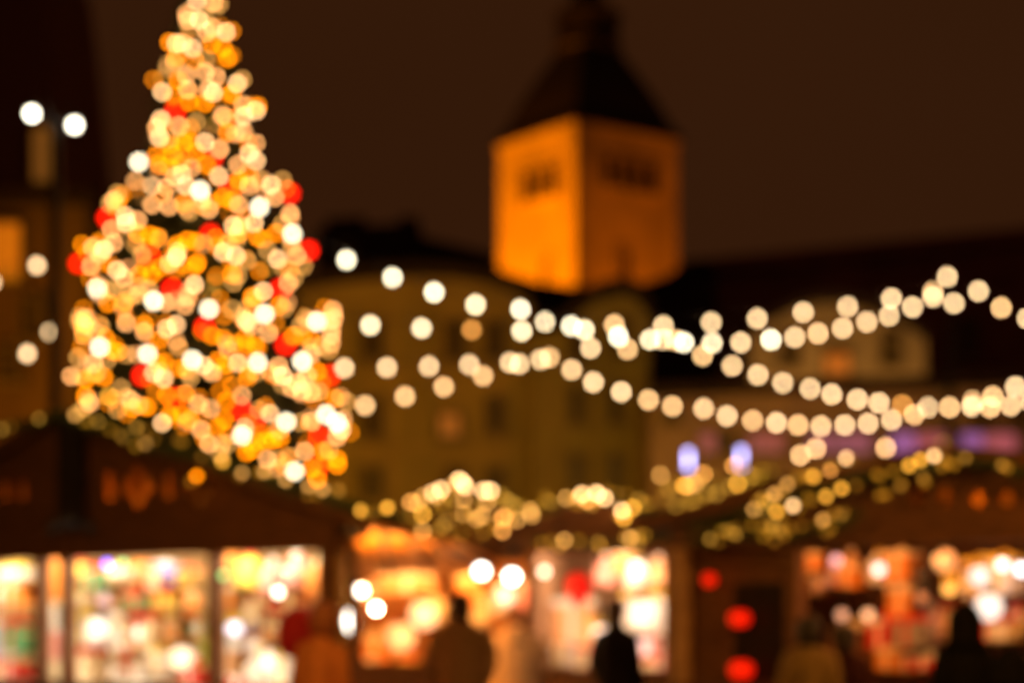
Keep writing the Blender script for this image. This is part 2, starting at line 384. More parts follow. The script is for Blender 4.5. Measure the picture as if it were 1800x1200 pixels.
festoon('uppermost festoon string running from the tree down past the tower', [(609,457,'W'),(690,488,'W'),(763,514,'W'),(836,536,'X'),(915,544,'W'),(958,566,'X'),(1027,580,'X'),(1087,592,'W'),(1143,597,'X'),(1202,602,'W'),(1252,603,'X'),(1302,602,'Z'),(1355,597,'W'),(1397,593,'Z'),(1438,586),(1481,577),(1524,566),(1563,555),(1604,540),(1640,522),(1677,533),(1720,512),(1760,541),(1806,560)],
        30, 43, 'Z', ((470,395,26),(1880,590,46)))
festoon('second festoon string from the top, nearly level from the tree to the right pole', [(651,572,'X'),(741,577,'X'),(829,580,'K'),(917,582,'X'),(1004,573,'W'),(1080,571,'V'),(1166,573,'Z'),(1250,567,'Z'),(1331,560,'Z'),(1412,549,'Z'),(1490,539,'Z'),(1567,525,'Z'),(1640,513,'V'),(1665,487,'Z')],
        30, 42, 'Z', ((560,560,26),(1668,470,42)))
festoon('third festoon string from the top, level along the left then sagging low to the right', [(605,647,'Z'),(680,646,'Z'),(754,644,'Z'),(825,641,'Z'),(896,637,'Z'),(966,628,'V'),(1038,612,'Z'),(1103,614,'V'),(1166,597,'Z'),(1187,598,'V'),(1235,625,'V'),(1287,643),(1332,659),(1376,673),(1424,683),(1462,693),(1507,702),(1545,708),(1586,712,'K'),(1631,716),(1669,716),(1710,705,'V'),(1745,697,'V'),(1785,680,'Z')],
        32, 44, 'Z', ((560,650,28),(1860,640,46)))
festoon('lowest festoon string dipping in a long curve over the right stalls', [(642,713,'V'),(712,697,'V'),(780,680,'V'),(849,661,'V'),(913,640,'Z'),(950,632,'Z'),(1005,650),(1043,672),(1092,689),(1140,703),(1182,714,'V'),(1237,718),(1278,731),(1323,739),(1365,743),(1403,747),(1443,749),(1485,747),(1526,744),(1567,738),(1607,729),(1708,714),(1741,716),(1777,713),(1812,706)],
        31, 42, 'Z', ((570,740,28),(1880,680,46)))
festoon('short festoon string at the left edge between the hall and the lamp post', [(-14,497,'Z'),(65,467,'Z'),(88,584,'Z'),(48,622,'Z')], 24, 26, 'Z', ((-120,520,24),None))
festoon('short low festoon string of pinkish bulbs above the right stall roofs', [(1407,800,'V'),(1434,788,'V'),(1557,787,'C'),(1657,778,'g'),(1785,813,'V')], 40, 34, 'V', ((1340,770,42),(1840,800,32)))

# pole carrying the strings on the right
pr = P(1671, HY, 47); pr.z = 0
pole = thing('string_light_pole', pr, 'thin dark pole where the festoon strings meet on the right', 'pole')
m = MB(); m.tube([pr, pr+Vector((0,0,9.5))], .11, 10, .07); m.build('shaft', BLACKM, pole, pr)
m = MB(); m.lathe([(.16,0),(.2,.05),(.14,.2)], pr+Vector((0,0,0)), 10); m.build('base_plate', BLACKM, pole, pr)
m = MB(); m.tube([pr+Vector((-.3,0,9.3)), pr+Vector((.3,0,9.3))], .03, 6); m.build('crossbar', BLACKM, pole, pr)

# lamp post on the left
lp = P(98, HY, 24); lp.z = 0
post = thing('lamp_post', lp, 'tall black lamp post with two bright white lamps behind the left stall', 'lamp post')
m = MB(); m.tube([lp, lp+Vector((0,0,3)), lp+Vector((0,0,7.55))], .10, 12, .06); m.build('shaft', BLACKM, post, lp)
for (px, py) in ((56,200),(131,220)):
    h = P(px, py, 24); m = MB(); m.tube([lp+Vector((0,0,7.45)), Vector(((lp.x+h.x)/2, 24, h.z+.22)), h+Vector((0,0,.16))], .02, 6); m.build('arm', BLACKM, post, lp)
    m = MB(); m.ball(h, .055, 12, 8); lamp = m.build('globe', emit('street_lamp_glow', (3.2,2.9,2.2), 24, .11), post, lp, smooth=True)
    m = MB(); m.lathe([(.075,.045),(.07,.07),(.02,.16)], h, 10); m.build('cap', BLACKM, lamp, lp)

# blue-white lamps on the far right facade
for px, py, w in ((1210,808,'left'),(1303,805,'right')):
    c = P(px, py, 44); rt = thing('blue_lamp', c, 'bluish white tube lamp, the %s one of the two before the pink building' % w, 'lamp', 'bluish tube lamps')
    m = MB(); m.tube([c-Vector((0,0,.20)), c+Vector((0,0,.20))], .05, 12); m.build('tube', emit('blue_white_glow', (.58,.56,1.2), strength=6), rt, c, smooth=True)
    m = MB(); m.lathe([(.06,.20),(.065,.22),(.03,.27)], c, 10); m.lathe([(.06,-.23),(.06,-.20)], c, 10); m.tube([c-Vector((0,0,.16)), Vector((c.x, c.y, 0))], .02, 6); m.build('holder', BLACKM, rt, c)

# ================================================================== christmas tree
TX, TY = P(352, HY, 27).x, 27.0
PROF = [(-45,6),(0,36),(60,56),(100,66),(150,92),(200,106),(260,108),(310,130),(350,172),(400,192),(450,206),(520,200),(560,228),(620,240),(680,250),(760,258),(830,262),(900,262)]
def halfw(py):
    for (a, ra), (b, rb) in zip(PROF[:-1], PROF[1:]):
        if a <= py <= b: return (ra+(rb-ra)*(py-a)/(b-a))/F*TY
    return PROF[0][1]/F*TY if py < PROF[0][0] else PROF[-1][1]/F*TY
def z2py(z): return HY-(z-CZ)*F/TY
tbase = Vector((TX, TY, 0)); ZTOP = CZ+(HY+40)/F*TY
tree = thing('christmas_tree', tbase, 'tall fir covered in warm lights behind the left stall', 'christmas tree')
m = MB(); m.tube([tbase, tbase+Vector((0,0,ZTOP*.5)), tbase+Vector((0,0,ZTOP))], .17, 10, .015); m.build('trunk', BARK, tree, tbase)
rt = random.Random(5); cr = MB()
for i in range(760):
    z = 1.0+(ZTOP-1.05)*(i/760.0)**1.05; R = halfw(z2py(z))*rt.uniform(.72,.98); a = i*2.39996+rt.uniform(-.3,.3)
    L = R; dirv = Vector((math.cos(a), math.sin(a), 0)); side = Vector((-dirv.y, dirv.x, 0)); z0 = z+L*.22
    pt = lambda t: tbase+dirv*L*t+Vector((0,0,z0-L*.30*t*t))
    cr.tube([pt(0), pt(.5), pt(1)], .014, 3, .004)
    nt_ = max(7, int(L*20))
    for k in range(nt_):
        t = .12+.88*k/nt_; c = pt(t); w = (.10+.26*(1-t))*min(1.2, .35+L*.5)*rt.uniform(.7,1.2)
        for sg in (-1, 1):
            tip = c+side*sg*w+dirv*w*.6+Vector((0,0,rt.uniform(-.10,.02))); n = Vector((0,0,.03)); wd = dirv*.028
            cr.add([c-wd, c+wd, tip, c+n*1.5], [(0,1,2),(0,2,3),(1,3,2)])
        cr.add([c, c+side*.03, c+Vector((0,0,.07))+dirv*.05], [(0,1,2)])
cr.build('crown', NEEDLE, tree, tbase)

TB = '''346,2,C;375,5,B;385,8,D;328,25,B;360,30,D;330,36,B;350,36,C;375,50,B;397,57,C;363,57,B;298,75,O;310,77,C;321,77,B;338,85,C;372,78,O;392,85,O;400,103,O;306,110,D;310,101,O;342,107,O;362,105,D;327,132,B;360,127,B;380,135,B;285,137,G;313,142,O;417,147,C;426,140,D;285,162,C;330,158,B;375,163,C;366,158,B;305,168,O;333,180,O;360,182,O;408,165,O;428,185,B;453,187,O;450,195,C
283,210,C;280,242,C;275,225,B;315,222,B;345,215,D;392,203,B;428,205,C;377,218,G;428,232,B;450,252,B;400,233,O;360,250,C;387,262,B;323,252,O;300,255,O;275,273,O;438,270,C;450,283,C;418,290,B;280,290,O;303,273,O;345,267,O;363,290,O;337,297,B;318,287,O;307,310,B;320,307,C;327,327,C;385,310,C;237,318,B;267,328,C;247,343,B;293,330,B;267,360,B;297,363,B;355,350,B;323,357,O;333,372,D;367,368,B;392,347,O;408,353,O;420,360,B;420,317,O;438,327,B;477,325,C;457,317,D;483,347,B;497,317,D;207,340,D;200,352,B
220,380,C;222,392,C;242,387,B;193,358,D;196,403,B;145,430,O;163,435,B;183,438,C;176,446,B;200,427,B;263,413,O;277,417,O;243,410,O;238,430,D;250,448,D;330,422,O;345,425,O;347,460,O;344,467,O;312,443,B;312,430,O;298,463,B;310,452,C;283,470,O;267,483,O;245,483,O;160,468,B;206,475,C;218,488,B;175,500,B;190,533,O;218,532,O;200,510,D;227,513,D;243,518,D;262,510,D;292,532,B;342,500,C;330,523,B;325,537,B;378,497,G;373,520,G;378,418,O;148,560,B;140,557,D
510,375,B;522,450,B;513,432,D;488,455,C;470,440,D;485,410,O;447,392,C;410,397,C;423,397,B;453,417,O;420,410,O;392,443,C;415,450,C;435,458,D;402,427,D;408,482,O;418,484,D;467,472,G;528,468,g;507,498,B;463,512,C;498,470,D;443,522,O;490,537,O;407,543,D;435,540,D;430,560,B;500,542,D;585,545,B;587,557,B;537,558,D
148,568,O;148,583,O;140,565,D;177,573,D;185,593,O;222,568,B;253,583,B;293,578,C;310,570,C;253,570,O;280,598,O;314,610,K;207,618,O;196,615,O;223,623,D;288,635,O;278,640,O;137,628,D;165,638,B;125,661,B;150,667,O;183,663,O;170,655,D;270,655,C;288,665,C;358,642,C;373,655,B;335,663,D;315,647,O;213,682,D;158,708,B;150,695,O;191,697,Y;230,703,B;222,697,D;233,717,O;260,715,O;207,720,D;292,695,O;325,693,O;348,710,B;370,718,B;298,727,O;285,743,C;333,737,O;320,728,O
393,595,O;430,595,O;373,590,O;412,605,O;448,607,O;472,585,B;443,573,B;434,566,C;383,633,O;397,640,O;418,638,C;435,663,O;450,655,D;490,643,B;497,660,C;497,676,D;547,622,B;585,562,B;583,575,B;582,588,B;582,603,B;578,615,D;528,573,D;547,597,O;515,590,O;557,653,O;540,660,B;513,682,B;530,687,B;548,690,B;560,688,D;522,672,B;588,700,O;425,695,B;455,720,D;475,727,C;610,706,D;398,705,O;395,737,O;382,750,O;353,755,B;430,752,C;527,742,D;548,740,B;603,737,B;593,768,B;600,755,C;535,793,B;567,793,O;593,807,O;593,817,O;547,823,O;510,802,D;488,807,D;470,807,B;433,795,O;467,775,O;493,770,O;453,775,O;480,773,O;367,780,B;390,780,D;400,780,D;445,790,O;558,842,O'''
WH = [(244,285),(352,335),(456,364),(514,411),(170,508),(270,529),(367,543),(465,552),(175,610),(259,622),(338,632),(453,637),(531,635),(557,565),(503,741),(573,728),(593,743),(425,765),(518,828)]
RD = [(308,197),(408,218),(327,277),(373,277),(405,330),(510,340),(188,383),(370,412),(262,450),(138,463),(302,507),(493,508),(360,575),(502,606),(250,660),(580,660),(307,700),(423,720),(448,738),(562,768),(558,822),(543,440)]
def on_tree(px, py, out=.05, rr=random):
    for _ in range(3):
        R = halfw(py)*1.0; dx = (px-352)/F*TY
        y = TY-math.sqrt(max(R*R-dx*dx, .0))*.93-out
    return P(px, py, y), y
def tree_pts():
    out = []; r = random.Random(3)
    for tok in TB.replace('\n', ';').split(';'):
        if not tok.strip(): continue
        a, b, t = tok.split(','); a = float(a); b = float(b)
        p, y = on_tree(a, b); out.append((p, t.strip(), y, b))
        u = r.random()
        if u < .85:    # dim neighbours added half hidden behind, for amber glow in the gaps
            a2 = a+r.uniform(-18,18); b2 = b+r.uniform(-18,18)
            if abs(a2-352) < halfw(b2)/TY*F+6:
                p, y = on_tree(a2, b2, -.25); out.append((p, r.choice('oooobboD'), y, b2))
    return out
tp = tree_pts(); tp.sort(key=lambda q: q[3])
n_s = 6; per = math.ceil(len(tp)/n_s)
where = ['around the very top','just below the top','above the middle','around the middle','below the middle','around the wide bottom']
for k in range(n_s):
    seg = tp[k*per:(k+1)*per]
    rows = []; cur = []; y0 = seg[0][3]
    for q in seg:
        if q[3]-y0 > 34: rows.append(cur); cur = []; y0 = q[3]
        cur.append(q)
    rows.append(cur); order = []
    for i, rw in enumerate(rows): order += sorted(rw, key=lambda q: q[0].x, reverse=bool(i % 2))
    light_string('fairy_light_string', 'warm fairy light string %s of the christmas tree' % where[k], 'string lights', 'fairy light strings on the christmas tree',
        [(q[0], q[1], q[2]) for q in order], .062, r=.005)
wp = sorted(WH, key=lambda q: q[1]); pts = []
for a, b in wp:
    p, y = on_tree(a, b, .12); pts.append((p, 'W', y))
light_string('globe_light_string', 'string of large brilliant white globes winding down the christmas tree', 'string lights', 'white globe lights', pts, .09, r=.006)
RD.sort(key=lambda q: q[1])
for i, (a, b) in enumerate(RD):
    p, y = on_tree(a, b, .10)
    side = 'left' if a < 280 else ('right' if a > 430 else 'front')
    hgt = ORD[i] if i < 20 else ('twenty first' if i == 20 else 'twenty second')
    rt_ = thing('red_ball_ornament', p, 'glowing red ball, %s side of the fir, %s red one from the top' % (side, hgt), 'ornament', 'glowing red balls on the christmas tree')
    T = 'red_ball_glow' if i != len(RD)-1 and a != 543 else 'red_ball_glow'
    m = MB(); m.ball(p, .068, 14, 9); m.build('ball', emit(T, (1.9,.012,.002), 26, .136), rt_, p, smooth=True)
    m = MB(); m.lathe([(.02,.062),(.02,.09)], p, 8); m.tube([p+Vector((0,0,.09)), p+Vector((0,.04,.22))], .004, 4); m.build('cap', BLACKM, rt_, p)

# ================================================================== stalls
class Front:
    """vertical front plane through two points; u to the right, n away from the camera"""
    def __init__(s, pxa, da, pxb, db):
        s.A = P(pxa, HY, da); s.A.z = 0; B = P(pxb, HY, db); B.z = 0
        s.u = (B-s.A).normalized(); s.m = Vector((-s.u.y, s.u.x, 0)); s.n = s.m.copy(); s.len = (B-s.A).length
    def at(s, px, py, n=0.0):
        o = s.A+s.n*n; k = (px-900)/F            # ray (k,1)*t = o + q*u
        det = k*(-s.u.y)+s.u.x
        t = (o.x*(-s.u.y)+s.u.x*o.y)/det
        q = (Vector((k*t, t, 0))-o).dot(s.u)
        return q, t, CZ+(HY-py)/F*t
    def pt(s, px, py, n=0.0):
        q, t, z = s.at(px, py, n); v = s.A+s.u*q+s.n*n; v.z = z; return v
    def W(s, q, n, z): v = s.A+s.u*q+s.n*n; return Vector((v.x, v.y, z))
    def R(s): return Matrix((s.u, s.m, Vector((0,0,1)))).transposed()
TUBE = emit('stall_tube_glow', (1,.80,.55), strength=1)
def lamp_strength(name, col, st): return emit(name, col, strength=st)
def stall(label, Fr, q0, q1, zeave, zpeak, qpeak, posts, ztop_open, depth=2.3, zcount=.95, shelves=(), holes=(), wood=WOODD, wallm=WOODL, tube=60, tubecol=(1,.72,.42), closed=(), over=.35, postw=.12, wallq=None, tuben=.45, tubez=None, finial=False, attic=None):
    root = thing('market_stall', Fr.W((q0+q1)/2, depth/2, 0), label, 'market stall', 'wooden market stalls'); o = root.location.copy(); R = Fr.R(); W = Fr.W
    for q in posts:
        m = MB(); m.box(W(q, .0, ztop_open/2), (postw, .12, ztop_open), R); m.build('post', WOOD, root, o)
    m = MB(); m.box(W((q0+q1)/2, -.02, (ztop_open+zeave)/2+.02), (q1-q0, .14, zeave-ztop_open+.05), R); m.build('beam', wood, root, o)
    ov = over; sl = (zpeak-zeave)/(qpeak-q0) if qpeak > q0 else 0
    zl, zr = zeave, zeave
    holed_plate([(q0, zeave+.05), (q1, zeave+.05), (qpeak, zpeak-.02)], holes, lambda a, n, z: W(a, n-.05, z), .05).build('gable_board', wood, root, o)
    holed_plate([(q0, zeave+.05), (q1, zeave+.05), (qpeak, zpeak-.02)], [], lambda a, n, z: W(a, n+depth, z), .05).build('rear_gable', wood, root, o)
    m = MB(); th = .06
    for (qa, sgn) in ((q0, -1), (q1, 1)):
        e = qa+sgn*ov; ze = zeave-abs(ov*(zpeak-zeave)/abs(qpeak-qa))
        b = [W(e, -.3, ze), W(qpeak, -.3, zpeak), W(qpeak, depth+.3, zpeak), W(e, depth+.3, ze)]
        m.hexa(b, [v+Vector((0,0,th)) for v in b])
    rf = m.build('roof', SHING, root, o)
    m = MB()
    for (qa, sgn) in ((q0, -1), (q1, 1)):      # barge boards on the verge
        e = qa+sgn*ov; ze = zeave-abs(ov*(zpeak-zeave)/abs(qpeak-qa))
        for n in (-.33,):
            b = [W(e, n, ze-.03), W(qpeak, n, zpeak-.03), W(qpeak, n+.025, zpeak-.03), W(e, n+.025, ze-.03)]
            m.hexa(b, [v+Vector((0,0,.13)) for v in b])
    m.build('barge_board', wood, rf, o)
    for qa in (q0, q1):
        m = MB(); b = [W(qa-.025, .08, .002), W(qa+.025, .08, .002), W(qa+.025, depth-.03, .002), W(qa-.025, depth-.03, .002)]; m.hexa(b, [v+Vector((0,0,zeave)) for v in b]); m.build('side_wall', wallm, root, o)
    m = MB(); m.box(W((q0+q1)/2, depth, zeave/2), (q1-q0, .05, zeave-.004), R); m.build('back_wall', wallm, root, o)
    m = MB(); m.box(W((q0+q1)/2, -.02, zcount/2), (q1-q0-.02, .05, zcount), R); m.build('front_panel', wood, root, o)
    m = MB(); m.box(W((q0+q1)/2, -.03, zcount+.02), (q1-q0+.06, .32, .04), R); m.build('counter', WOOD, root, o)
    for (a, b, c_, z) in shelves:
        m = MB(); m.box(W((a+b)/2, c_, z-.0125), (b-a, .28, .025), R); m.build('shelf', wallm, root, o)
    for (a, b) in closed:
        m = MB(); m.box(W((a+b)/2, .05, (ztop_open+zcount)/2), (b-a, .05, ztop_open-zcount), R); m.build('infill_panel', WOOD, root, o)
    if tube:
        m = MB(); zt = tubez or ztop_open+.12; m.box(W((q0+q1)/2, tuben, zt), ((q1-q0)*.9, .07, .04), R)
        t = m.build('ceiling_tube', emit('tube_glow_%d_%s' % (tube, label[:12]), tubecol, strength=tube), root, o)
        m = MB(); m.box(W((q0+q1)/2, tuben, zt+.04), ((q1-q0)*.92, .10, .03), R); m.build('reflector', WOODL, t, o)
        m = MB(); m.box(W((q0+q1)/2, .22, zcount-.02), ((q1-q0)*.9, .05, .03), R); m.box(W((q0+q1)/2, .30, zcount-.0), ((q1-q0)*.9, .05, .03), R)
        m.build('counter_fill_tube', emit('counter_fill_glow_%d_%s' % (tube, label[:12]), tubecol, strength=tube*.30), root, o)  # hidden tubes added behind the counter to brighten the lower shelves
    m = MB(); b = [W(q0, .1, zeave+.02), W(q1, .1, zeave+.02), W(q1, depth-.05, zeave+.02), W(q0, depth-.05, zeave+.02)]; m.hexa(b, [v+Vector((0,0,.03)) for v in b]); m.build('ceiling', wallm, root, o)
    if attic:
        for k in (attic if isinstance(attic, (list, tuple)) else (0,)):
            m = MB(); c = W(qpeak+k, .24, zeave+.085); m.ball(c, .03, 10, 8); a_ = m.build('attic_bulb', emit('attic_bulb_glow', (1,.22,.005), strength=115), root, o)
        holed_plate([(q0+.3, zeave+.06), (q1-.3, zeave+.06), (qpeak, zpeak-.10)], [], lambda a, n, z: W(a, n+.5, z), .02).build('attic_lining', WOODL, root, o)
    if finial:
        fp, fy0, fy1 = finial
        a = Fr.pt(fp-22, fy1, -.40); b = Fr.pt(fp+22, fy1, -.40); ztp = Fr.pt(fp, fy0, -.40).z
        m = MB(); nn = Fr.n*.05; up = Vector((0,0,ztp-a.z))
        m.hexa([a, b, b+nn, a+nn], [v+up for v in (a, b, b+nn, a+nn)])
        c = (a+b)/2
        for sg in (-1, 1):
            e = c+Fr.u*sg*.28+Vector((0,0,-.09)); m.tube([c+Vector((0,0,.06)), e], .025, 6); m.ball(e, .055)
        m.ball(c-Vector((0,0,.03)), .09); m.build('finial_board', mat('black_painted_wood', (.018,.010,.008), .8), root, o)
    return root
def verge_garland(label, Fr, cpts, bulbs, n=-.42, diam=.05, group='fir garlands with lights on the stall roofs'):
    """cpts: pixel points of the fir rope along the roof edge; bulbs: (px,py,tone)"""
    c = [Fr.pt(x, y, n) for x, y in cpts]
    dense = []
    for a, b in zip(c[:-1], c[1:]):
        k = max(2, int((b-a).length/.12)); dense += [a+(b-a)*i/k-Vector((0,0,.03*math.sin(math.pi*i/k))) for i in range(k)]
    dense.append(c[-1])
    rr = random.Random(len(bulbs)*7); ex = []
    for px, py, t in bulbs:
        if rr.random() < .6: ex.append((px+rr.uniform(-20, 20), py+rr.uniform(-9, 11), rr.choice('gQgG')))
    bulbs = bulbs+ex; pts = []
    for px, py, t in bulbs:
        p = Fr.pt(px, py, n-.03); pts.append((p, t, p.y))
    def strand(root, cc):
        r = random.Random(len(pts)); m = MB()
        for i, p in enumerate(dense):
            for k in range(26):
                a = r.uniform(0, 6.283); e = r.uniform(-.6,.6); L = r.uniform(.05,.11)
                dv = Vector((math.cos(a)*math.cos(e), math.sin(a)*math.cos(e)*.6, math.sin(a)*.8)); s = p+Vector((r.uniform(-.06,.06), 0, r.uniform(-.03,.03)))
                w = Vector((-dv.z, 0, dv.x))*.008; m.add([s-w, s+w, s+dv*L], [(0,1,2)])
        m.tube(dense, .022, 5); m.build('fir_rope', NEEDLE, root, root.location)
    return light_string('roof_garland', label, 'garland', group, pts, diam, dense, strand=strand, r=.006)
def B(s):
    out = []
    for tok in s.replace('\n', ';').split(';'):
        if tok.strip(): a, b, t = tok.split(','); out.append((float(a), float(b), t.strip()))
    return out

# ---- goods ---------------------------------------------------------
GC = dict(white=(.85,.82,.78), cream=(.85,.70,.45), yellow=(.85,.60,.08), orange=(.80,.28,.04), red=(.70,.03,.02), crimson=(.30,.01,.02), pink=(.85,.35,.30), green=(.08,.35,.16), blue=(.06,.08,.55),
          brown=(.22,.09,.03), black=(.03,.025,.025), peach=(.85,.45,.22), lilac=(.55,.42,.62), grey=(.35,.30,.26), lime=(.55,.60,.10))
def gmat(c): return mat(c+'_goods', GC[c], .6, .12, 18, bump=.05)
used = set(); counter = {}
gr = random.Random(77)
def good(kind, colr, Fr, px, py, w, h, n, place, hang=False):
    """px,py = centre in the photograph, w,h = size in photograph pixels"""
    k_ = gr.uniform(1.05, 1.5); w *= k_; h *= k_*gr.uniform(.9, 1.15); px += gr.uniform(-5, 5); py += gr.uniform(-7, 7); n += gr.uniform(-.12, .04)
    q, t, z = Fr.at(px, py, n); s = t/F; W_, H_ = w*s, h*s; c = Fr.W(q, n, z); R = Fr.R(); base = c-Vector((0,0,H_/2))
    key = (kind, colr, place); counter[key] = counter.get(key, 0)+1
    acc = {'white':'yellow','cream':'red','yellow':'red','orange':'cream','red':'white','crimson':'cream','pink':'white','green':'red','blue':'white','brown':'cream','black':'grey','peach':'white','lilac':'white','grey':'red','lime':'red'}[colr]
    root = thing(kind, base, '', kind.replace('_', ' '), kind.replace('_', ' ')+'s for sale in the stalls')
    root['_k'] = 0; goods.append([root, kind, colr, place, px, py])
    m = MB(); m2 = MB(); nm = 'body'; nm2 = 'lid'
    if kind == 'gift_box':
        D = min(.24, W_*.9)
        m.box(c-Vector((0,0,H_*.08)), (W_, D, H_*.84), R); nm = 'box'; m2.box(c+Vector((0,0,H_*.42)), (W_*1.06, D*1.06, H_*.16), R)
        m2.box(c-Vector((0,0,H_*.08)), (W_*.14, D+.012, H_*.83), R); m2.ball(c+Vector((0,0,H_*.52)), W_*.12, 8, 6, sx=1.6); nm2 = 'lid_and_ribbon'
    elif kind == 'glass_jar':
        r = W_/2; m.lathe([(r*.85,0),(r,H_*.06),(r,H_*.66),(r*.7,H_*.82),(r*.62,H_*.86)], base, 16); m2.lathe([(r*.70,H_*.86),(r*.72,H_*.99),(r*.66,H_)], base, 16)
    elif kind == 'knitted_hat':
        r = W_/2; m.lathe([(r*1.02,0),(r*1.04,H_*.2),(r,H_*.22),(r*.96,H_*.45),(r*.75,H_*.68),(r*.35,H_*.82),(.002,H_*.86)], base, 16); m2.ball(base+Vector((0,0,H_*.9)), r*.3, 8, 6); nm2 = 'pompom'; nm = 'knit'
    elif kind == 'candle':
        r = W_/2; m.lathe([(r,0),(r,H_*.85),(r*.8,H_*.87)], base, 16); m2.tube([base+Vector((0,0,H_*.87)), base+Vector((0,0,H_))], .004, 5); nm2 = 'wick'; nm = 'wax'
    elif kind == 'paper_lantern':
        r = W_/2; m.lathe([(r*.35,0),(r*.75,H_*.12),(r,H_*.38),(r,H_*.55),(r*.75,H_*.8),(r*.3,H_*.92)], base, 14); m2.lathe([(r*.32,H_*.92),(r*.32,H_*.96)], base, 10); m2.tube([base+Vector((0,0,H_*.95)), base+Vector((0,0,H_+.25))], .004, 4); nm = 'shade'; nm2 = 'cap'
    elif kind == 'scarf':
        for i in range(7):
            a = (i-3)/7*W_; m.box(c+Fr.u*a+Fr.n*.012*(i % 2), (W_/7.2, .02, H_*(1-.05*(i % 3))), R)
        m2.box(base+Vector((0,0,H_*.03)), (W_*.98, .03, H_*.05), R); nm = 'cloth'; nm2 = 'fringe'
    elif kind == 'teddy_bear':
        r = W_/2; m.ball(base+Vector((0,0,H_*.32)), r*.8, 12, 8, sz=H_*.32/(r*.8)); m.ball(base+Vector((0,0,H_*.76)), r*.62, 12, 8)
        for sg in (-1, 1):
            m.ball(base+Fr.u*sg*r*.5+Vector((0,0,H_*.97)), r*.2, 8, 6); m.ball(base+Fr.u*sg*r*.75+Vector((0,0,H_*.42))-Fr.n*r*.3, r*.28, 8, 6); m.ball(base+Fr.u*sg*r*.55+Vector((0,0,H_*.08))-Fr.n*r*.5, r*.32, 8, 6)
        m2.ball(base+Vector((0,0,H_*.71))-Fr.n*r*.55, r*.22, 8, 6); nm2 = 'muzzle'; nm = 'fur'
    elif kind == 'framed_picture':
        m.box(c, (W_, .03, H_), R); nm = 'frame'; m2.box(c-Fr.n*.02, (W_*.84, .012, H_*.84), R); nm2 = 'picture'
    sm = kind not in ('gift_box', 'scarf', 'framed_picture')
    m.build(nm, gmat(colr), root, base, smooth=sm); m2.build(nm2, gmat(acc), root, base, smooth=sm)
goods = []

# ---- LEFT STALL ----------------------------------------------------
F1 = Front(0, 19.0, 600, 15.5); F1.n = Vector((-.08, 1, 0))
def q1_(px): return F1.at(px, 970, 0)[0]
qR = q1_(598); qP = q1_(104); qL = qP-(qR-qP)
zo1 = F1.at(480, 968)[2]; ze1 = F1.at(600, 912)[2]; zp1 = F1.at(104, 742)[2]
def diamond(px, py, w, h): return [(F1.at(px+a*w/2, py+b*h/2, -.05)[0], F1.at(px+a*w/2, py+b*h/2, -.05)[2]) for a, b in ((0,1),(1,0),(0,-1),(-1,0))]
def slot(Fr, px, py, w, h): return [(Fr.at(px+a*w/2, py+b*h/2, -.05)[0], Fr.at(px+a*w/2, py+b*h/2, -.05)[2]) for a, b in ((-1,1),(1,1),(1,-1),(-1,-1))]
holes1 = []
for px in (-50, 242, 350):
    holes1 += [diamond(px-15, 855, 25, 40), diamond(px+15, 855, 25, 40), diamond(px, 831, 22, 28), diamond(px, 879, 22, 28)]
holes1 += [slot(F1, 193, 855, 14, 46), slot(F1, 296, 853, 14, 44), slot(F1, 40, 862, 10, 30), slot(F1, 10, 862, 10, 30)]
stall('large brown wooden stall with diamond cutouts in its gable, at the left', F1, qL, qR, ze1, zp1, qP,
      [q1_(578), q1_(381), q1_(121), q1_(75), q1_(-120), q1_(-300), qL+.06], zo1, shelves=[(q1_(392)+.02, q1_(570), .95, z) for z in (1.15,1.42,1.69,1.96)]+[(q1_(130), q1_(372), .95, z) for z in (1.15,1.42,1.69,1.96)]+[(q1_(-60), q1_(66), .95, z) for z in (1.15,1.42,1.69,1.96)],
      holes=holes1, tube=58, tubecol=(1,.82,.56), postw=.11, attic=(-1.2,.0,.55,1.2), wallm=mat('cream_boards', (.58,.36,.15), .7, .25, 4, stretch=(8,1,1)), finial=(122,722,905))
def row(s, Fr, n, place):
    for tok in s.replace('\n', ';').split(';'):
        if not tok.strip(): continue
        k, c, a, b, w, h = tok.split(','); good(k.strip(), c.strip(), Fr, float(a), float(b), float(w), float(h), n, place)
row('''glass_jar,lime,142,1050,16,60;gift_box,blue,292,1004,26,18;scarf,red,226,1140,18,50;gift_box,red,430,1205,60,20;scarf,lime,356,1140,16,60;gift_box,green,330,1100,22,22;gift_box,white,30,1008,48,30;gift_box,orange,38,1052,44,46;gift_box,green,38,1112,46,46;gift_box,red,38,1172,46,48;teddy_bear,white,4,1045,28,50;glass_jar,lilac,2,1120,24,50;gift_box,cream,2,1175,28,40
scarf,orange,97,1010,20,70;glass_jar,white,97,1085,20,40;glass_jar,pink,97,1130,20,36;glass_jar,cream,97,1175,20,36''', F1, .95, 'left')
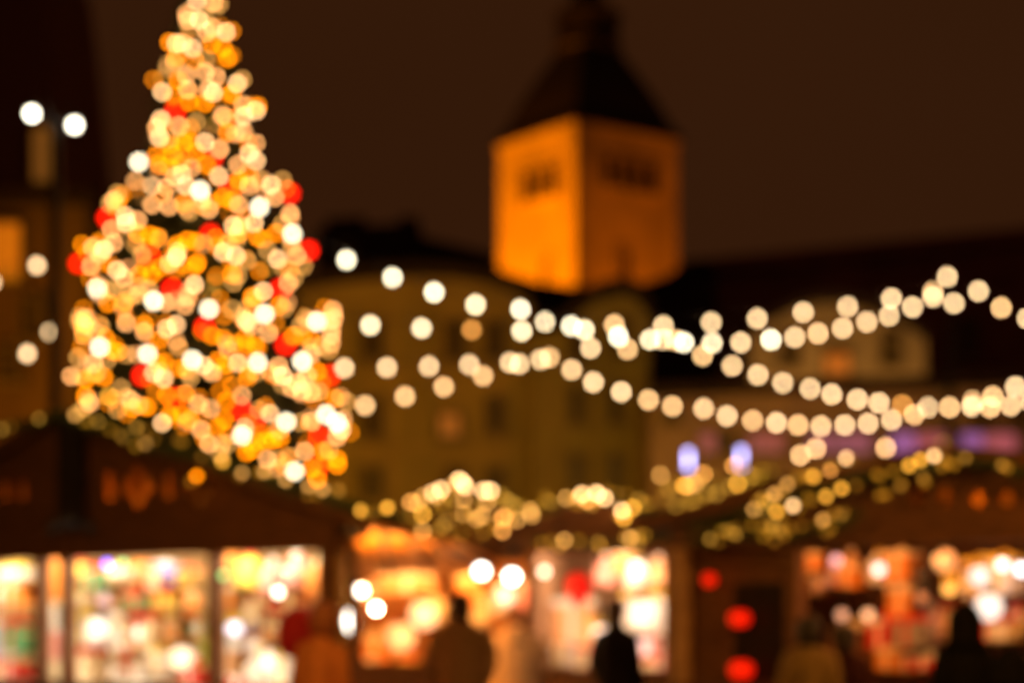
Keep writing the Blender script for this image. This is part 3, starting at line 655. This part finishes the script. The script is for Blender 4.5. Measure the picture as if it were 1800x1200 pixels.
row('''glass_jar,yellow,148,1008,20,38;gift_box,green,176,1012,28,30;gift_box,white,208,1012,30,32;teddy_bear,orange,246,1010,30,40;gift_box,cream,282,1012,28,32;glass_jar,blue,306,1010,20,30;gift_box,yellow,338,1010,34,34
glass_jar,cream,150,1054,22,38;glass_jar,lilac,180,1056,22,34;teddy_bear,brown,212,1052,24,40;gift_box,green,252,1058,44,30;gift_box,yellow,300,1056,34,32;glass_jar,orange,340,1056,26,36
gift_box,white,160,1106,44,42;teddy_bear,white,212,1102,40,50;gift_box,cream,258,1106,40,40;gift_box,orange,312,1106,40,34;glass_jar,white,350,1106,24,40
gift_box,cream,158,1168,44,46;teddy_bear,white,204,1164,38,54;candle,white,240,1170,24,40;gift_box,white,290,1166,56,50;gift_box,red,345,1170,34,38
gift_box,red,262,1210,80,22;glass_jar,green,400,1010,18,30''', F1, .95, 'left')
row('''paper_lantern,orange,408,1000,30,50;knitted_hat,yellow,440,1000,36,46;knitted_hat,pink,480,1004,36,50;knitted_hat,pink,522,1002,42,50;knitted_hat,orange,560,1020,34,52
gift_box,orange,410,1054,34,30;teddy_bear,cream,446,1058,40,50;glass_jar,red,486,1060,30,40;scarf,orange,535,1060,34,60;gift_box,peach,560,1105,36,40
gift_box,white,412,1108,42,44;teddy_bear,lilac,452,1108,34,46;gift_box,orange,490,1110,34,40
gift_box,peach,410,1168,40,42;teddy_bear,white,462,1164,52,60;gift_box,white,512,1168,46,46;gift_box,orange,558,1160,34,40''', F1, .93, 'left')
verge_garland('fir garland with dim yellow lights along the left stall roof edge', F1, [(-60,770),(20,748),(104,726),(200,755),(330,795),(450,832),(560,865),(690,903)],
   B('346,836,O;69,736,G;132,729,D;149,741,g;172,741,G;194,755,g;217,768,G;240,751,G;258,779,D;314,775,Q;355,803,Q;391,810,Y;426,831,D;465,828,D;456,830,g;502,843,D;543,855,D;567,860,D;595,862,G;542,870,Q;635,897,Y;660,899,Q;681,892,Y;250,777,Q;210,762,Q;20,748,Q'))

# ---- FAR CENTRE-LEFT STALL ----------------------------------------
F2 = Front(600, 25.0, 940, 25.0)
q2 = lambda px: F2.at(px, 980)[0]
z2 = lambda py: F2.at(700, py)[2]
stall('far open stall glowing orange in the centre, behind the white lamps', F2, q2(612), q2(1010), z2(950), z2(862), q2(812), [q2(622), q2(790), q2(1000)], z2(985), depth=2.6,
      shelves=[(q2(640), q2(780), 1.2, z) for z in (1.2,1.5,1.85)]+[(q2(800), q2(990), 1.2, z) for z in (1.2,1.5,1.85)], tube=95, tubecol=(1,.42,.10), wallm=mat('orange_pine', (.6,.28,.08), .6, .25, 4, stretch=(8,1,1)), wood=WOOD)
row('''paper_lantern,cream,706,1112,50,54;gift_box,peach,720,1032,70,24;gift_box,peach,640,1045,34,30;paper_lantern,cream,752,1078,52,40;gift_box,orange,660,1140,50,40;gift_box,yellow,722,1165,30,24
gift_box,peach,650,1180,60,30;teddy_bear,white,885,1050,34,44;gift_box,pink,935,1050,40,44;gift_box,white,968,1052,26,40;glass_jar,cream,845,1060,34,50;gift_box,orange,820,1040,28,36''', F2, 1.1, 'centre')
verge_garland('bushy fir garland with bright cream lights on the roof peak of the far orange stall', F2, [(700,925),(730,892),(770,872),(815,850),(860,868),(900,890),(950,915)],
   B('722,882,K;733,884,D;743,873,D;743,903,Y;767,872,D;760,866,V;775,860,V;807,843,V;818,855,C;813,849,V;800,850,D;850,862,V;862,862,V;882,870,G;795,877,G;815,877,D;815,903,D;787,915,G;812,935,g;743,933,D;736,930,g;760,898,g;838,912,D;847,907,D;857,883,D;850,880,G;850,933,g;883,910,K;883,932,K;713,907,Q;885,908,K;908,913,D;932,897,D;935,905,D;928,930,K;900,883,G;905,890,G;830,895,g;870,915,g;780,890,g;770,930,Q;790,940,Q;915,935,Q'), diam=.06)
# ---- CENTRE-RIGHT STALL -------------------------------------------
F3 = Front(935, 22.5, 1185, 22.0)
q3 = lambda px: F3.at(px, 980)[0]
z3 = lambda py: F3.at(1050, py)[2]
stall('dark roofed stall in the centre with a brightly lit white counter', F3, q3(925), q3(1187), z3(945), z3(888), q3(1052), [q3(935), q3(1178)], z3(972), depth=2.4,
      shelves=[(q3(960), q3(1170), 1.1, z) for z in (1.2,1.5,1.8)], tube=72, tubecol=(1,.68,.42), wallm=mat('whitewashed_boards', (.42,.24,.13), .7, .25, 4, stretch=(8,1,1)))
row('''knitted_hat,pink,1062,1005,36,44;knitted_hat,white,1122,1000,30,46;knitted_hat,peach,1158,996,30,44;gift_box,orange,1095,995,24,32
gift_box,peach,1012,1092,56,60;teddy_bear,black,1150,1020,22,46;teddy_bear,black,1040,1090,18,54;gift_box,white,1132,1072,54,50;gift_box,pink,1130,1130,44,38;gift_box,white,1050,1110,36,34;glass_jar,cream,975,1090,28,44;gift_box,pink,1160,1160,30,40
gift_box,white,985,1150,60,36;gift_box,cream,1120,1180,50,30;gift_box,cream,1040,1160,40,28''', F3, 1.0, 'centre right')
verge_garland('fir garland with cream lights along the dark roof of the centre stall', F3, [(960,890),(1000,878),(1050,868),(1090,880),(1140,895),(1180,905)],
   B('967,882,G;960,878,g;995,875,D;1023,868,V;1033,880,K;1018,874,D;1051,868,C;1048,866,V;1063,875,V;1040,886,G;1082,867,Q;1093,897,V;1097,910,Y;1090,905,G;1112,892,Y;1123,878,G;1133,884,Q;1012,885,Q'), diam=.055)
verge_garland('drooping light garland just above the opening of the centre stall', F3, [(940,948),(1000,950),(1060,955),(1120,948),(1185,940)],
   B('992,949,D;1017,950,g;970,950,Q;1052,954,G;1108,945,D;1120,945,G;1100,943,G;1133,940,g;1128,934,g'), diam=.055)
# ---- STALL BEHIND, RIGHT OF CENTRE --------------------------------
F5 = Front(1130, 28.0, 1450, 28.0)
q5 = lambda px: F5.at(px, 960)[0]
z5 = lambda py: F5.at(1300, py)[2]
stall('dark stall further back, only its lit roof showing over the right stall', F5, q5(1140), q5(1520), z5(925), z5(850), q5(1330), [q5(1150), q5(1510)], z5(960), tube=0)
verge_garland('fir garland with amber lights on the roof of the stall further back', F5, [(1120,915),(1160,895),(1220,868),(1300,838),(1345,828),(1400,842)],
   B('1160,903,Y;1161,835,D;1168,868,g;1122,878,g;1203,853,Y;1210,853,D;1220,850,D;1237,833,K;1228,843,G;1188,890,G;1217,880,G;1210,885,g;1225,882,g;1245,867,G;1240,871,g;1268,853,Q;1266,862,Q;1297,850,Y;1320,837,G;1340,827,g;1326,836,g;1290,818,K;1315,845,g;1175,900,Q;1145,925,Q;1300,848,G'), diam=.065)
# ---- RIGHT STALL ---------------------------------------------------
F4 = Front(1196, 18.0, 1800, 15.2)
q4 = lambda px: F4.at(px, 960)[0]
qa, qp4 = q4(1190), q4(1692); qb = qp4+(qp4-qa)
zo4 = F4.at(1600, 955)[2]; ze4 = F4.at(1196, 925)[2]; zp4 = F4.at(1692, 806)[2]
def circ(px, py, r): return [(F4.at(px+r*math.cos(a), py+r*1.15*math.sin(a), -.05)[0], F4.at(px+r*math.cos(a), py+r*1.15*math.sin(a), -.05)[2]) for a in [k*math.pi/8 for k in range(16)]]
stall('large brown stall at the right with four round holes in its gable', F4, qa, qb, ze4, zp4, qp4,
      [qa+.07, q4(1398), q4(1905), q4(2100), qb-.06], zo4, depth=2.4, shelves=[(q4(1420), q4(1800), 1.0, z) for z in (1.15,1.45,1.75,2.0)],
      holes=[circ(1613,873,13), circ(1660,873,13), circ(1717,876,13), circ(1768,876,13)], tube=20, attic=(-.2,), tubecol=(1,.38,.09), wallm=mat('warm_brown_boards', (.13,.05,.018), .7, .3, 4, stretch=(8,1,1)), closed=[(qa+.13, q4(1386))], postw=.14)
RS = bpy.data.objects['market_stall.004'] if 'market_stall.004' in bpy.data.objects else None
ro = F4.W((qa+qb)/2, 1.2, 0); m = MB(); m.box(F4.W(q4(1212), -.10, 1.1), (.17,.07,2.2), F4.R()); m.build('corner_post', mat('lit_corner_post', (.55,.33,.16), .7), RS, ro)  # paler wood paints in the light from the neighbouring stall
m = MB(); m.box(F4.W((q4(1290)+q4(1384))/2, .012, 1.45), (q4(1384)-q4(1290), .02, .85), F4.R()); m.build('dark_display_case', ROOFBLK, RS, ro)

row('''gift_box,orange,1440,990,24,30;knitted_hat,lilac,1468,1005,28,44;knitted_hat,peach,1496,990,30,34;gift_box,orange,1500,1020,34,30;knitted_hat,white,1546,1000,32,46;gift_box,orange,1590,990,36,34;teddy_bear,black,1620,1030,36,60;knitted_hat,brown,1626,1058,22,26
gift_box,brown,1440,1030,30,30;gift_box,orange,1595,1062,36,46;gift_box,red,1552,1118,34,34;knitted_hat,red,1563,1075,26,40;gift_box,grey,1608,1115,40,40;gift_box,lilac,1645,1100,24,50;gift_box,cream,1668,1085,26,60;glass_jar,yellow,1676,1018,32,38
gift_box,white,1720,1012,36,44;gift_box,white,1764,1008,44,50;gift_box,white,1738,1062,70,44;gift_box,cream,1742,1108,70,26;glass_jar,white,1792,1010,22,44;gift_box,cream,1792,1085,22,56;gift_box,brown,1500,1130,30,50
gift_box,orange,1570,1158,32,26;gift_box,red,1640,1160,44,18;teddy_bear,brown,1470,1120,26,40;gift_box,peach,1600,1160,26,24;gift_box,brown,1530,1150,24,30''', F4, 1.0, 'right')
verge_garland('fir garland with lights on the left slope of the right stall roof', F4, [(1225,925),(1300,902),(1400,868),(1500,838),(1600,818),(1692,800),(1760,812),(1830,828)],
   B('''1325,895,D;1340,895,G;1341,875,G;1361,868,D;1376,862,G;1384,850,D;1372,880,Q;1365,899,Y;1394,888,V;1333,880,g;1400,842,g;1430,837,Y;1424,838,G;1452,872,Y;1479,858,Y;1420,875,g;1460,825,K;1488,805,V;1505,853,Q;1547,837,g;1570,828,g;1547,870,g;1583,853,G;1598,818,Y;1618,808,Y;1642,800,V;1655,820,g;1677,817,g;1697,804,G;1627,847,g;1762,817,G;1462,820,g;1352,880,G'''), diam=.05)
verge_garland('lower fir garland with faint lights above the beam of the right stall', F4, [(1225,950),(1290,930),(1360,935),(1420,930),(1500,905)],
   B('1248,947,G;1278,931,G;1285,936,g;1293,928,Q;1322,922,g;1342,942,g;1357,923,G;1350,926,g;1372,932,G;1380,936,g;1390,928,Q;1447,913,D;1442,918,g;1455,910,g;1478,905,G;1485,900,Q;1460,930,g;1262,952,Q;1340,925,Q;1410,925,Q'), diam=.05)
# red lamps on the dark panel
rl = [(1247,1018,.06,'top left'),(1300,1086,.075,'middle'),(1303,1176,.085,'bottom')]
for px, py, r, nm in rl:
    c = F4.pt(px, py, -.18); rt_ = thing('red_lantern', c, 'glowing red lantern hanging at the %s of the dark panel of the right stall' % nm, 'lantern', 'red lanterns on the right stall')
    m = MB(); m.lathe([(r*.4,-r*.9),(r*.8,-r*.7),(r,-.1*r),(r*.95,r*.4),(r*.5,r*.85)], c, 14, sx=1.25 if r > .07 else 1); m.build('shade', emit('red_lantern_glow', (1.0,.012,.001), strength=1.0), rt_, c, smooth=True)
    m = MB(); m.lathe([(r*.52,r*.85),(r*.45,r)], c, 12); m.tube([c+Vector((0,0,r)), c+Vector((0,.12,r+.12))], .006, 5); m.build('cap', BLACKM, rt_, c)
# hanging lamps inside the stalls
def hlamp(px, py, Fr, n, r, T, tall, label, zc, watt=0, wc=(1,.42,.08)):
    c = Fr.pt(px, py, n); rt_ = thing('hanging_lamp', c, label, 'lamp', 'lit lamps hanging in the stalls')
    m = MB(); m.ball(c, r, 14, 9, sz=tall); g = m.build('globe', emit('lamp_%d_%d' % (px, py), T, c.y, 2*r), rt_, c, smooth=True)
    m = MB(); m.lathe([(r*.5,r*tall*.9),(r*.45,r*tall+.04)], c, 10); m.build('socket', BLACKM, g, c)
    m = MB(); m.tube([c+Vector((0,0,r*tall+.04)), Vector((c.x, c.y, zc))], .006, 5); m.build('cord', CABLE, rt_, c)
    if watt:
        L = bpy.data.lights.new('lamp_light', 'POINT'); L.energy = watt; L.color = wc; L.shadow_soft_size = .06
        lo = bpy.data.objects.new('lamp_light', L); COL.objects.link(lo); lo.parent = rt_; lo.location = (.16, -.05, -.02)
hlamp(489,1040,F1,.35,.035,(2,1.7,1.3),1,'round white lamp in the right window of the left stall',2.3)
FA = Front(600, 20.5, 900, 20.5)
hlamp(634,1037,FA,0,.055,(4,3.6,3),.8,'white lamp under the orange awning, the highest of three',2.35,95)
hlamp(618,1091,FA,0,.065,(4,3.6,3),1.9,'tall oval white lamp under the orange awning, the lowest of three',2.35)
hlamp(661,1069,FA,.2,.035,(3.5,3.2,2.7),1,'small white lamp under the orange awning, right of the other two',2.35,60)
hlamp(846,1003,F3,-2.7,.06,(5,4.5,4),1,'large brilliant lamp left of the dark centre stall roof',2.45,9,(1,.62,.30))
hlamp(900,1013,F3,-2.7,.06,(5,4.6,4.2),1,'large brilliant lamp second from the left of the centre row',2.45,16,(1,.62,.30))
hlamp(957,1004,F3,-.1,.04,(1.0,.72,.5),1,'dimmer cream lamp, right of the two brilliant centre lamps',2.45)
for i, (px, py, T, nm) in enumerate([(1440,1025,(.14,.06,.02),'dull lamp at the left end of the right stall opening'),(1650,983,(1.0,.42,.12),'large amber lamp under the beam of the right stall'),(1480,1080,(.36,.20,.12),'dull pale lamp low in the right stall'),(1526,1080,(.75,.38,.18),'peach lamp low in the right stall, right of the dull one'),(1470,985,(.5,.28,.3),'lilac lamp under the beam of the right stall'),(1762,992,(1.6,1.4,1.3),'white lamp at the right end of the right stall'),(1668,1035,(1.0,.5,.1),'yellow lamp in the middle of the right stall'),(1620,1050,(.12,.06,.03),'very dim lamp in front of the black teddy bear'),(1796,1000,(2,2,2.1),'cold white lamp cut by the right edge of the photo')]):
    hlamp(px, py, F4, .3+.05*i, .045, T, 1, nm, 2.4)
for px, py, c_, nm in ((188,990,(.10,.11,1.0),'blue'),(216,990,(.12,.45,.18),'green'),(393,1011,(.07,.30,.09),'green')):
    c = F1.pt(px, py, -.12); T = 'tiny'
    rt_ = thing('coloured_bulb', c, '%s coloured bulb under the beam of the left stall, %s' % (nm, {188:'leftmost of three',216:'middle of three',393:'rightmost of three'}[px]), 'bulb', 'coloured bulbs under the left beam')
    m = MB(); m.ball(c, .028, 10, 8); m.build('glass', emit('coloured_%d' % px, c_, c.y, .056), rt_, c, smooth=True)
    m = MB(); m.tube([c+Vector((0,0,.028)), c+Vector((0,.05,.18))], .006, 5); m.build('lead', CABLE, rt_, c)

# awning between left and centre stalls -----------------------------
aw0 = P(622, 930, 19.0)
aw = thing('wooden_awning', Vector((aw0.x, aw0.y, 0)), 'slanting orange lit wooden awning right of the left stall', 'awning'); o = aw.location.copy()
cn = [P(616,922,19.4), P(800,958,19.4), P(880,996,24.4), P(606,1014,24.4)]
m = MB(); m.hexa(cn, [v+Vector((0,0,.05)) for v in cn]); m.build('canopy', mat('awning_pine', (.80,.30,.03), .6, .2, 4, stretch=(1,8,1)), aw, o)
m = MB()
for k in (.04, .3, .56, .82, .97):
    a = cn[0].lerp(cn[1], k); b = cn[3].lerp(cn[2], k); m.tube([a-Vector((0,0,.03)), b-Vector((0,0,.03))], .03, 5)
m.build('rafter', WOOD, aw, o)
for a in (cn[0].lerp(cn[1], .03), cn[3].lerp(cn[2], .1)):
    m = MB(); m.tube([Vector((a.x, a.y, 0)), a], .045, 6); m.build('post', WOOD, aw, o)
# red balloon --------------------------------------------------------
c = P(1018, 1036, 20.8); bl = thing('red_balloon', c, 'round bright red balloon floating between the coated people', 'balloon')
m = MB(); m.lathe([(.012,-.19),(.05,-.15),(.115,-.06),(.135,.03),(.12,.11),(.07,.16),(.002,.18)], c, 18); m.build('skin', emit('red_balloon_emissive', (.85,.006,.002), strength=.8), bl, c, smooth=True)  # skin emits its own red in place of light shining through
m = MB(); m.lathe([(.02,-.205),(.012,-.19)], c, 8); m.tube([c-Vector((0,0,.2)), c+Vector((.1,.0,-.5)), c+Vector((.35,.0,-.85))], .003, 4); m.build('string', BLACKM, bl, c)

# ================================================================== people
def loft(m, rings, n=18):
    """rings: (cx,cy,z,rx,ry)"""
    vs = []; fs = []
    for (cx, cy, z, rx, ry) in rings:
        for k in range(n):
            a = k*2*math.pi/n; f = 1+.03*math.sin(a*5+z*4); vs.append((cx+math.cos(a)*rx*f, cy+math.sin(a)*ry*f, z))
    for i in range(len(rings)-1):
        for k in range(n): fs.append((i*n+k, i*n+(k+1) % n, (i+1)*n+(k+1) % n, (i+1)*n+k))
    fs += [tuple(range(n))[::-1], tuple((len(rings)-1)*n+k for k in range(n))]
    return m.add(vs, fs)
def person(px, d, H, rot, label, coat, hairc, hood=False, hat=None, wide=1.0, lean=0, trouser=(.03,.03,.04), bag=None, dx=0):
    loc = P(px, HY, d); loc.z = 0
    root = thing('person', loc, label, 'person', 'people in front of the stalls'); root.rotation_euler = (0, lean, rot)
    k = H/1.75
    # continuous body grown from a skeleton (facing -Y)
    J = {'pel':(0,0,.95,.13),'abd':(0,.0,1.12,.12),'che':(0,0,1.33,.15),'nek':(0,.005,1.48,.06),'jaw':(0,-.01,1.56,.065),'hed':(0,.005,1.64,.095),'crn':(0,.01,1.70,.07),'nos':(0,-.105,1.61,.014),
         'hl':(-.09,0,.90,.09),'kl':(-.10,-.01,.50,.058),'al':(-.10,.02,.09,.04),'tl':(-.11,-.15,.03,.035),'hr':(.09,0,.90,.09),'kr':(.10,-.03,.50,.058),'ar':(.10,0,.09,.04),'tr':(.11,-.17,.03,.035),
         'sl':(-.19,0,1.42,.06),'el':(-.27,.03,1.14,.045),'wl':(-.22,-.12,.95,.03),'pl':(-.20,-.17,.90,.035),'sr':(.19,0,1.42,.06),'er':(.27,.03,1.14,.045),'wr':(.22,-.12,.95,.03),'pr':(.20,-.17,.90,.035)}
    E = [('pel','abd'),('abd','che'),('che','nek'),('nek','jaw'),('jaw','hed'),('hed','crn'),('hed','nos'),('pel','hl'),('hl','kl'),('kl','al'),('al','tl'),('pel','hr'),('hr','kr'),('kr','ar'),('ar','tr'),
         ('che','sl'),('sl','el'),('el','wl'),('wl','pl'),('che','sr'),('sr','er'),('er','wr'),('wr','pr')]
    for s, sg in (('l', -1), ('r', 1)):      # five fingers, curled in the pocket
        for i in range(4):
            a, b_ = 'f%s%d' % (s, i), 'g%s%d' % (s, i); off = (-.027+.018*i); ln = (.036,.042,.040,.030)[i]
            J[a] = (sg*.20+off, -.195-ln*.5, .875-ln*.3, .0085); J[b_] = (sg*.20+off, -.20-ln*.6, .85-ln, .0075); E += [('p'+s, a), (a, b_)]
        J['t'+s+'h'] = (sg*.20-sg*.04, -.19, .895, .011); J['u'+s+'h'] = (sg*.20-sg*.055, -.21, .865, .009); E += [('p'+s, 't'+s+'h'), ('t'+s+'h', 'u'+s+'h')]
    for n_ in J:
        if n_[0] in 'sewpfgtu' and n_[:2] not in ('tl', 'tr') and n_ != 'pel': J[n_] = (J[n_][0]*wide, J[n_][1], J[n_][2], J[n_][3]*min(1, wide*.95) if n_[0] in 'sewp' else J[n_][3])
    names = list(J); me = bpy.data.meshes.new('body')
    me.from_pydata([(J[n][0]*k, J[n][1]*k, J[n][2]*k) for n in names], [(names.index(a), names.index(b)) for a, b in E], [])
    bo = bpy.data.objects.new('body', me); COL.objects.link(bo); bo.parent = root
    sk = bo.modifiers.new('skin', 'SKIN'); sk.use_smooth_shade = True
    for i, n in enumerate(names): me.skin_vertices[0].data[i].radius = (J[n][3]*k, J[n][3]*k)
    me.skin_vertices[0].data[0].use_root = True
    ss = bo.modifiers.new('sub', 'SUBSURF'); ss.levels = 1; ss.render_levels = 1
    me.materials.append(mat('skin_tone', (.48,.26,.17), .55, .08, 20, bump=.03))
    cm = mat(label[:14]+'_coat', coat, .85, .2, 22, bump=.3); cm.node_tree.nodes['Principled BSDF'].inputs['Specular IOR Level'].default_value = .08
    m = MB(); w = wide
    loft(m, [(0,0,.55*k,.25*w,.20),(0,0,.75*k,.24*w,.19),(0,0,.95*k,.215*w,.175),(0,0,1.1*k,.20*w,.16),(0,0,1.28*k,.225*w,.165),(0,0,1.40*k,.235*w,.15),(0,0,1.455*k,.19*w,.12),(0,.005,1.49*k,.10*w,.085),(0,.005,1.52*k,.075,.075)])
    m.build('coat', cm, root, smooth=True)
    for sg in (-1, 1):
        m = MB(); m.tube([(sg*.18*w*k,0,1.42*k),(sg*.235*w*k,.015,1.30*k),(sg*.275*w*k,.035,1.13*k),(sg*.25*w*k,-.04,1.02*k),(sg*.225*w*k,-.115,.955*k)], .075, 12, .055); m.build('sleeve', cm, root, smooth=True)
    m = MB()
    for sg in (-1, 1): m.tube([(sg*.09*k,0,.9*k),(sg*.10*k,-.02,.5*k),(sg*.10*k,.01,.10*k)], .105, 12, .07)
    m.build('trousers', mat('dark_trousers', trouser, .9), root, smooth=True)
    for sg in (-1, 1):
        m = MB(); m.ball((sg*.105*k,-.05,.055), .055, 12, 8, sx=.95, sy=2.5, sz=1.0); m.build('boot', mat('boot_leather', (.02,.014,.01), .5), root, smooth=True)
    m = MB()
    if hood:
        loft(m, [(0,.02,1.44*k,.17,.14),(0,.02,1.52*k,.125,.125),(0,.015,1.62*k,.125,.13),(0,.02,1.70*k,.115,.12),(0,.03,1.76*k,.075,.085),(0,.04,1.80*k,.02,.03)]); m.build('hood', cm, root, smooth=True)
    elif not hat and wide > 1.25:
        loft(m, [(0,.035,1.52*k,.085,.06),(0,.035,1.56*k,.10,.085),(0,.03,1.64*k,.108,.095),(0,.022,1.71*k,.100,.100),(0,.015,1.755*k,.065,.07),(0,.01,1.77*k,.01,.01)]); m.build('hair', mat(label[:14]+'_hair', hairc, .6, .3, 40), root, smooth=True)
        m = MB(); m.ball((0,.13,1.43*k), .12, 14, 9, sx=1.25, sy=.6, sz=.95); m.build('lowered_hood', cm, root, smooth=True)
    elif hat:
        loft(m, [(0,.01,1.62*k,.113,.118),(0,.01,1.67*k,.118,.122),(0,.01,1.73*k,.10,.105),(0,.01,1.79*k,.055,.06),(0,.01,1.81*k,.01,.01)]); m.ball((0,.01,1.84*k), .035); m.build('knitted_cap', mat(label[:14]+'_cap', hat, .9, .2, 40), root, smooth=True)
    else:
        loft(m, [(0,.035,1.50*k,.085,.06),(0,.035,1.56*k,.10,.085),(0,.03,1.64*k,.108,.095),(0,.022,1.71*k,.100,.100),(0,.015,1.755*k,.065,.07),(0,.01,1.77*k,.01,.01)]); m.build('hair', mat(label[:14]+'_hair', hairc, .6, .3, 40), root, smooth=True)
    for sg in (-1, 1):
        m = MB(); m.ball((sg*.036*k,-.088,1.635*k), .011, 8, 6); m.build('eye', mat('eye_dark', (.03,.02,.015), .2), root, smooth=True)
    if bag:
        m = MB(); m.tube([(-.15,-.0,1.45*k),(.0,.17,1.25*k),(.22,.1,.9*k)], .018, 6); m.box((.26,.06,.82*k), (.12,.30,.26)); m.build('shoulder_bag', mat('bag_leather', bag, .6), root)
    return root
pi = math.pi
person(811, 18.7, 1.80, pi, 'tall person in a grey brown coat seen from behind in the centre', (.38,.24,.15), (.05,.025,.012), wide=1.02)
person(905, 21.0, 1.68, pi+.1, 'person in a tan coat with its hood down, beside the tall grey coated one', (.62,.36,.17), (.20,.07,.02), wide=1.3)
person(1084, 18.6, 1.74, pi*.8, 'slim person in black in front of the bright white counter', (.012,.008,.010), (.05,.02,.01), wide=.86)
person(1695, 14.2, 1.66, pi, 'person in a pointed black hood at the right stall', (.006,.005,.005), (.01,.01,.01), hood=True, wide=.74)
person(1778, 13.6, 1.36, pi-.3, 'child in black at the right edge beside the hooded person', (.006,.005,.005), (.01,.01,.01), hood=True, wide=.58)
person(1424, 16.2, 1.58, pi-.5, 'person in a dull ochre coat by the post of the right stall', (.26,.165,.06), (.02,.012,.01), wide=.9, bag=(.08,.05,.02))
person(550, 14.7, 1.70, pi*.9, 'person in a rust jacket at the right corner of the left stall', (.55,.19,.06), (.30,.09,.03), wide=.68, lean=-.06)
person(1482, 16.4, 1.52, pi*1.1, 'short person in a dark red brown coat beside the ochre coated one', (.035,.010,.006), (.02,.012,.01), wide=.85)
for px, py, r, T, Fr, n, nm in ((172,1104,.13,(1.15,1.05,.95),F1,.70,'big white glowing globe added low in the middle window of the left stall'),(250,1112,.09,(1.15,1.05,.95),F1,.72,'smaller white glowing globe added beside the big one in the left stall'),
        (320,1155,.13,(1.1,.95,.7),F1,.70,'cream glowing globe added at the bottom right of the middle left stall window'),(412,1104,.08,(1.2,1.15,1.4),F1,.7,'lilac white glowing globe added at the left of the third window of the left stall'),
        (478,1160,.12,(1.15,1.05,.95),F1,.72,'white glowing globe added low in the third window of the left stall'),(505,1010,.09,(1.1,.62,.45),F1,.6,'pinkish glowing globe at the top of the third window of the left stall'),
        (888,1046,.10,(1.1,.9,.75),F2,.9,'pale globe between the heads of the two coated people'),(938,1048,.10,(1.1,.8,.75),F2,.9,'pinkish globe right of the tan coated person'),(745,1080,.17,(1.5,1.05,.6),F2,.9,'large cream paper globe in the far orange stall'),(705,1118,.17,(1.15,.70,.32),F2,.8,'large yellowish paper globe below the cream one in the far orange stall'),(650,990,.16,(1.0,.45,.14),F2,.3,'peach paper globe under the awning'),
        (1130,1076,.14,(1.4,1.25,1.1),F3,.6,'largest white paper globe in the bright centre stall'),(1120,1000,.08,(1.4,1.15,1.1),F3,.5,'white paper globe under the beam of the centre stall'),(1055,1112,.08,(1.1,.9,.8),F3,.6,'small white globe behind the person in black'),(1128,1135,.10,(1.1,.72,.68),F3,.6,'pink white globe low in the centre stall'),
        (1722,1012,.08,(1.3,1.2,1.15),F4,.6,'left added white globe of the trio at the right end of the right stall'),(1738,1066,.11,(1.3,1.3,1.2),F4,.6,'lowest added white globe of the trio at the right end of the right stall'),(1660,985,.09,(1.0,.50,.17),F4,.45,'peach paper globe under the beam of the right stall'),(1545,1000,.05,(1.1,.9,.85),F4,.5,'narrow white globe left of centre in the right stall')):
    hlamp(px, py, Fr, n, r*(.78 if Fr is F1 else 1), T, 1.0, nm, 2.3)  # pale globes in the outer stalls are added, glowing over bright goods
# crimson bag of the person at the left stall
c = P(528, 1112, 15.0); bg_ = thing('crimson_bag', c, 'big crimson cloth bag hanging at the left stall window', 'bag')
m = MB(); m.lathe([(.05,-.19),(.14,-.17),(.18,-.05),(.16,.09),(.09,.18),(.05,.20)], c, 16, sy=.6); m.build('sack', mat('crimson_cloth', (.42,.006,.02), .8, .25, 10), bg_, c, smooth=True)
m = MB(); m.tube([c+Vector((-.05,0,.17)), c+Vector((-.03,0,.34)), c+Vector((.03,0,.34)), c+Vector((.05,0,.17))], .012, 6); m.build('handle', mat('crimson_cloth', (1,1,1)), bg_, c)

# ---- unique labels for the goods ----------------------------------
byk = {}
for g_ in goods: byk.setdefault((g_[1], g_[2], g_[3]), []).append(g_)
for (kind, colr, place), lst in byk.items():
    lst.sort(key=lambda q: (q[4]))
    nm = kind.replace('_', ' ')
    for i, g_ in enumerate(lst):
        r0 = g_[0]; lvl = 'top' if g_[5] < 1025 else ('upper middle' if g_[5] < 1078 else ('lower middle' if g_[5] < 1135 else 'bottom'))
        st = {'left':'left stall','right':'right stall','centre':'far orange stall','centre right':'bright centre stall'}[place]
        if len(lst) == 1: r0['label'] = 'only %s %s of the %s, on its %s shelf' % (colr, nm, st, lvl)
        else: r0['label'] = '%s %s, %s from the left, %s shelf of %s' % (colr, nm, ORD[i], lvl, st)
        del r0['_k']
for g_ in goods: g_[0]['group'] = g_[1].replace('_', ' ').replace('gift box','gift boxe')+'s on the stall shelves'
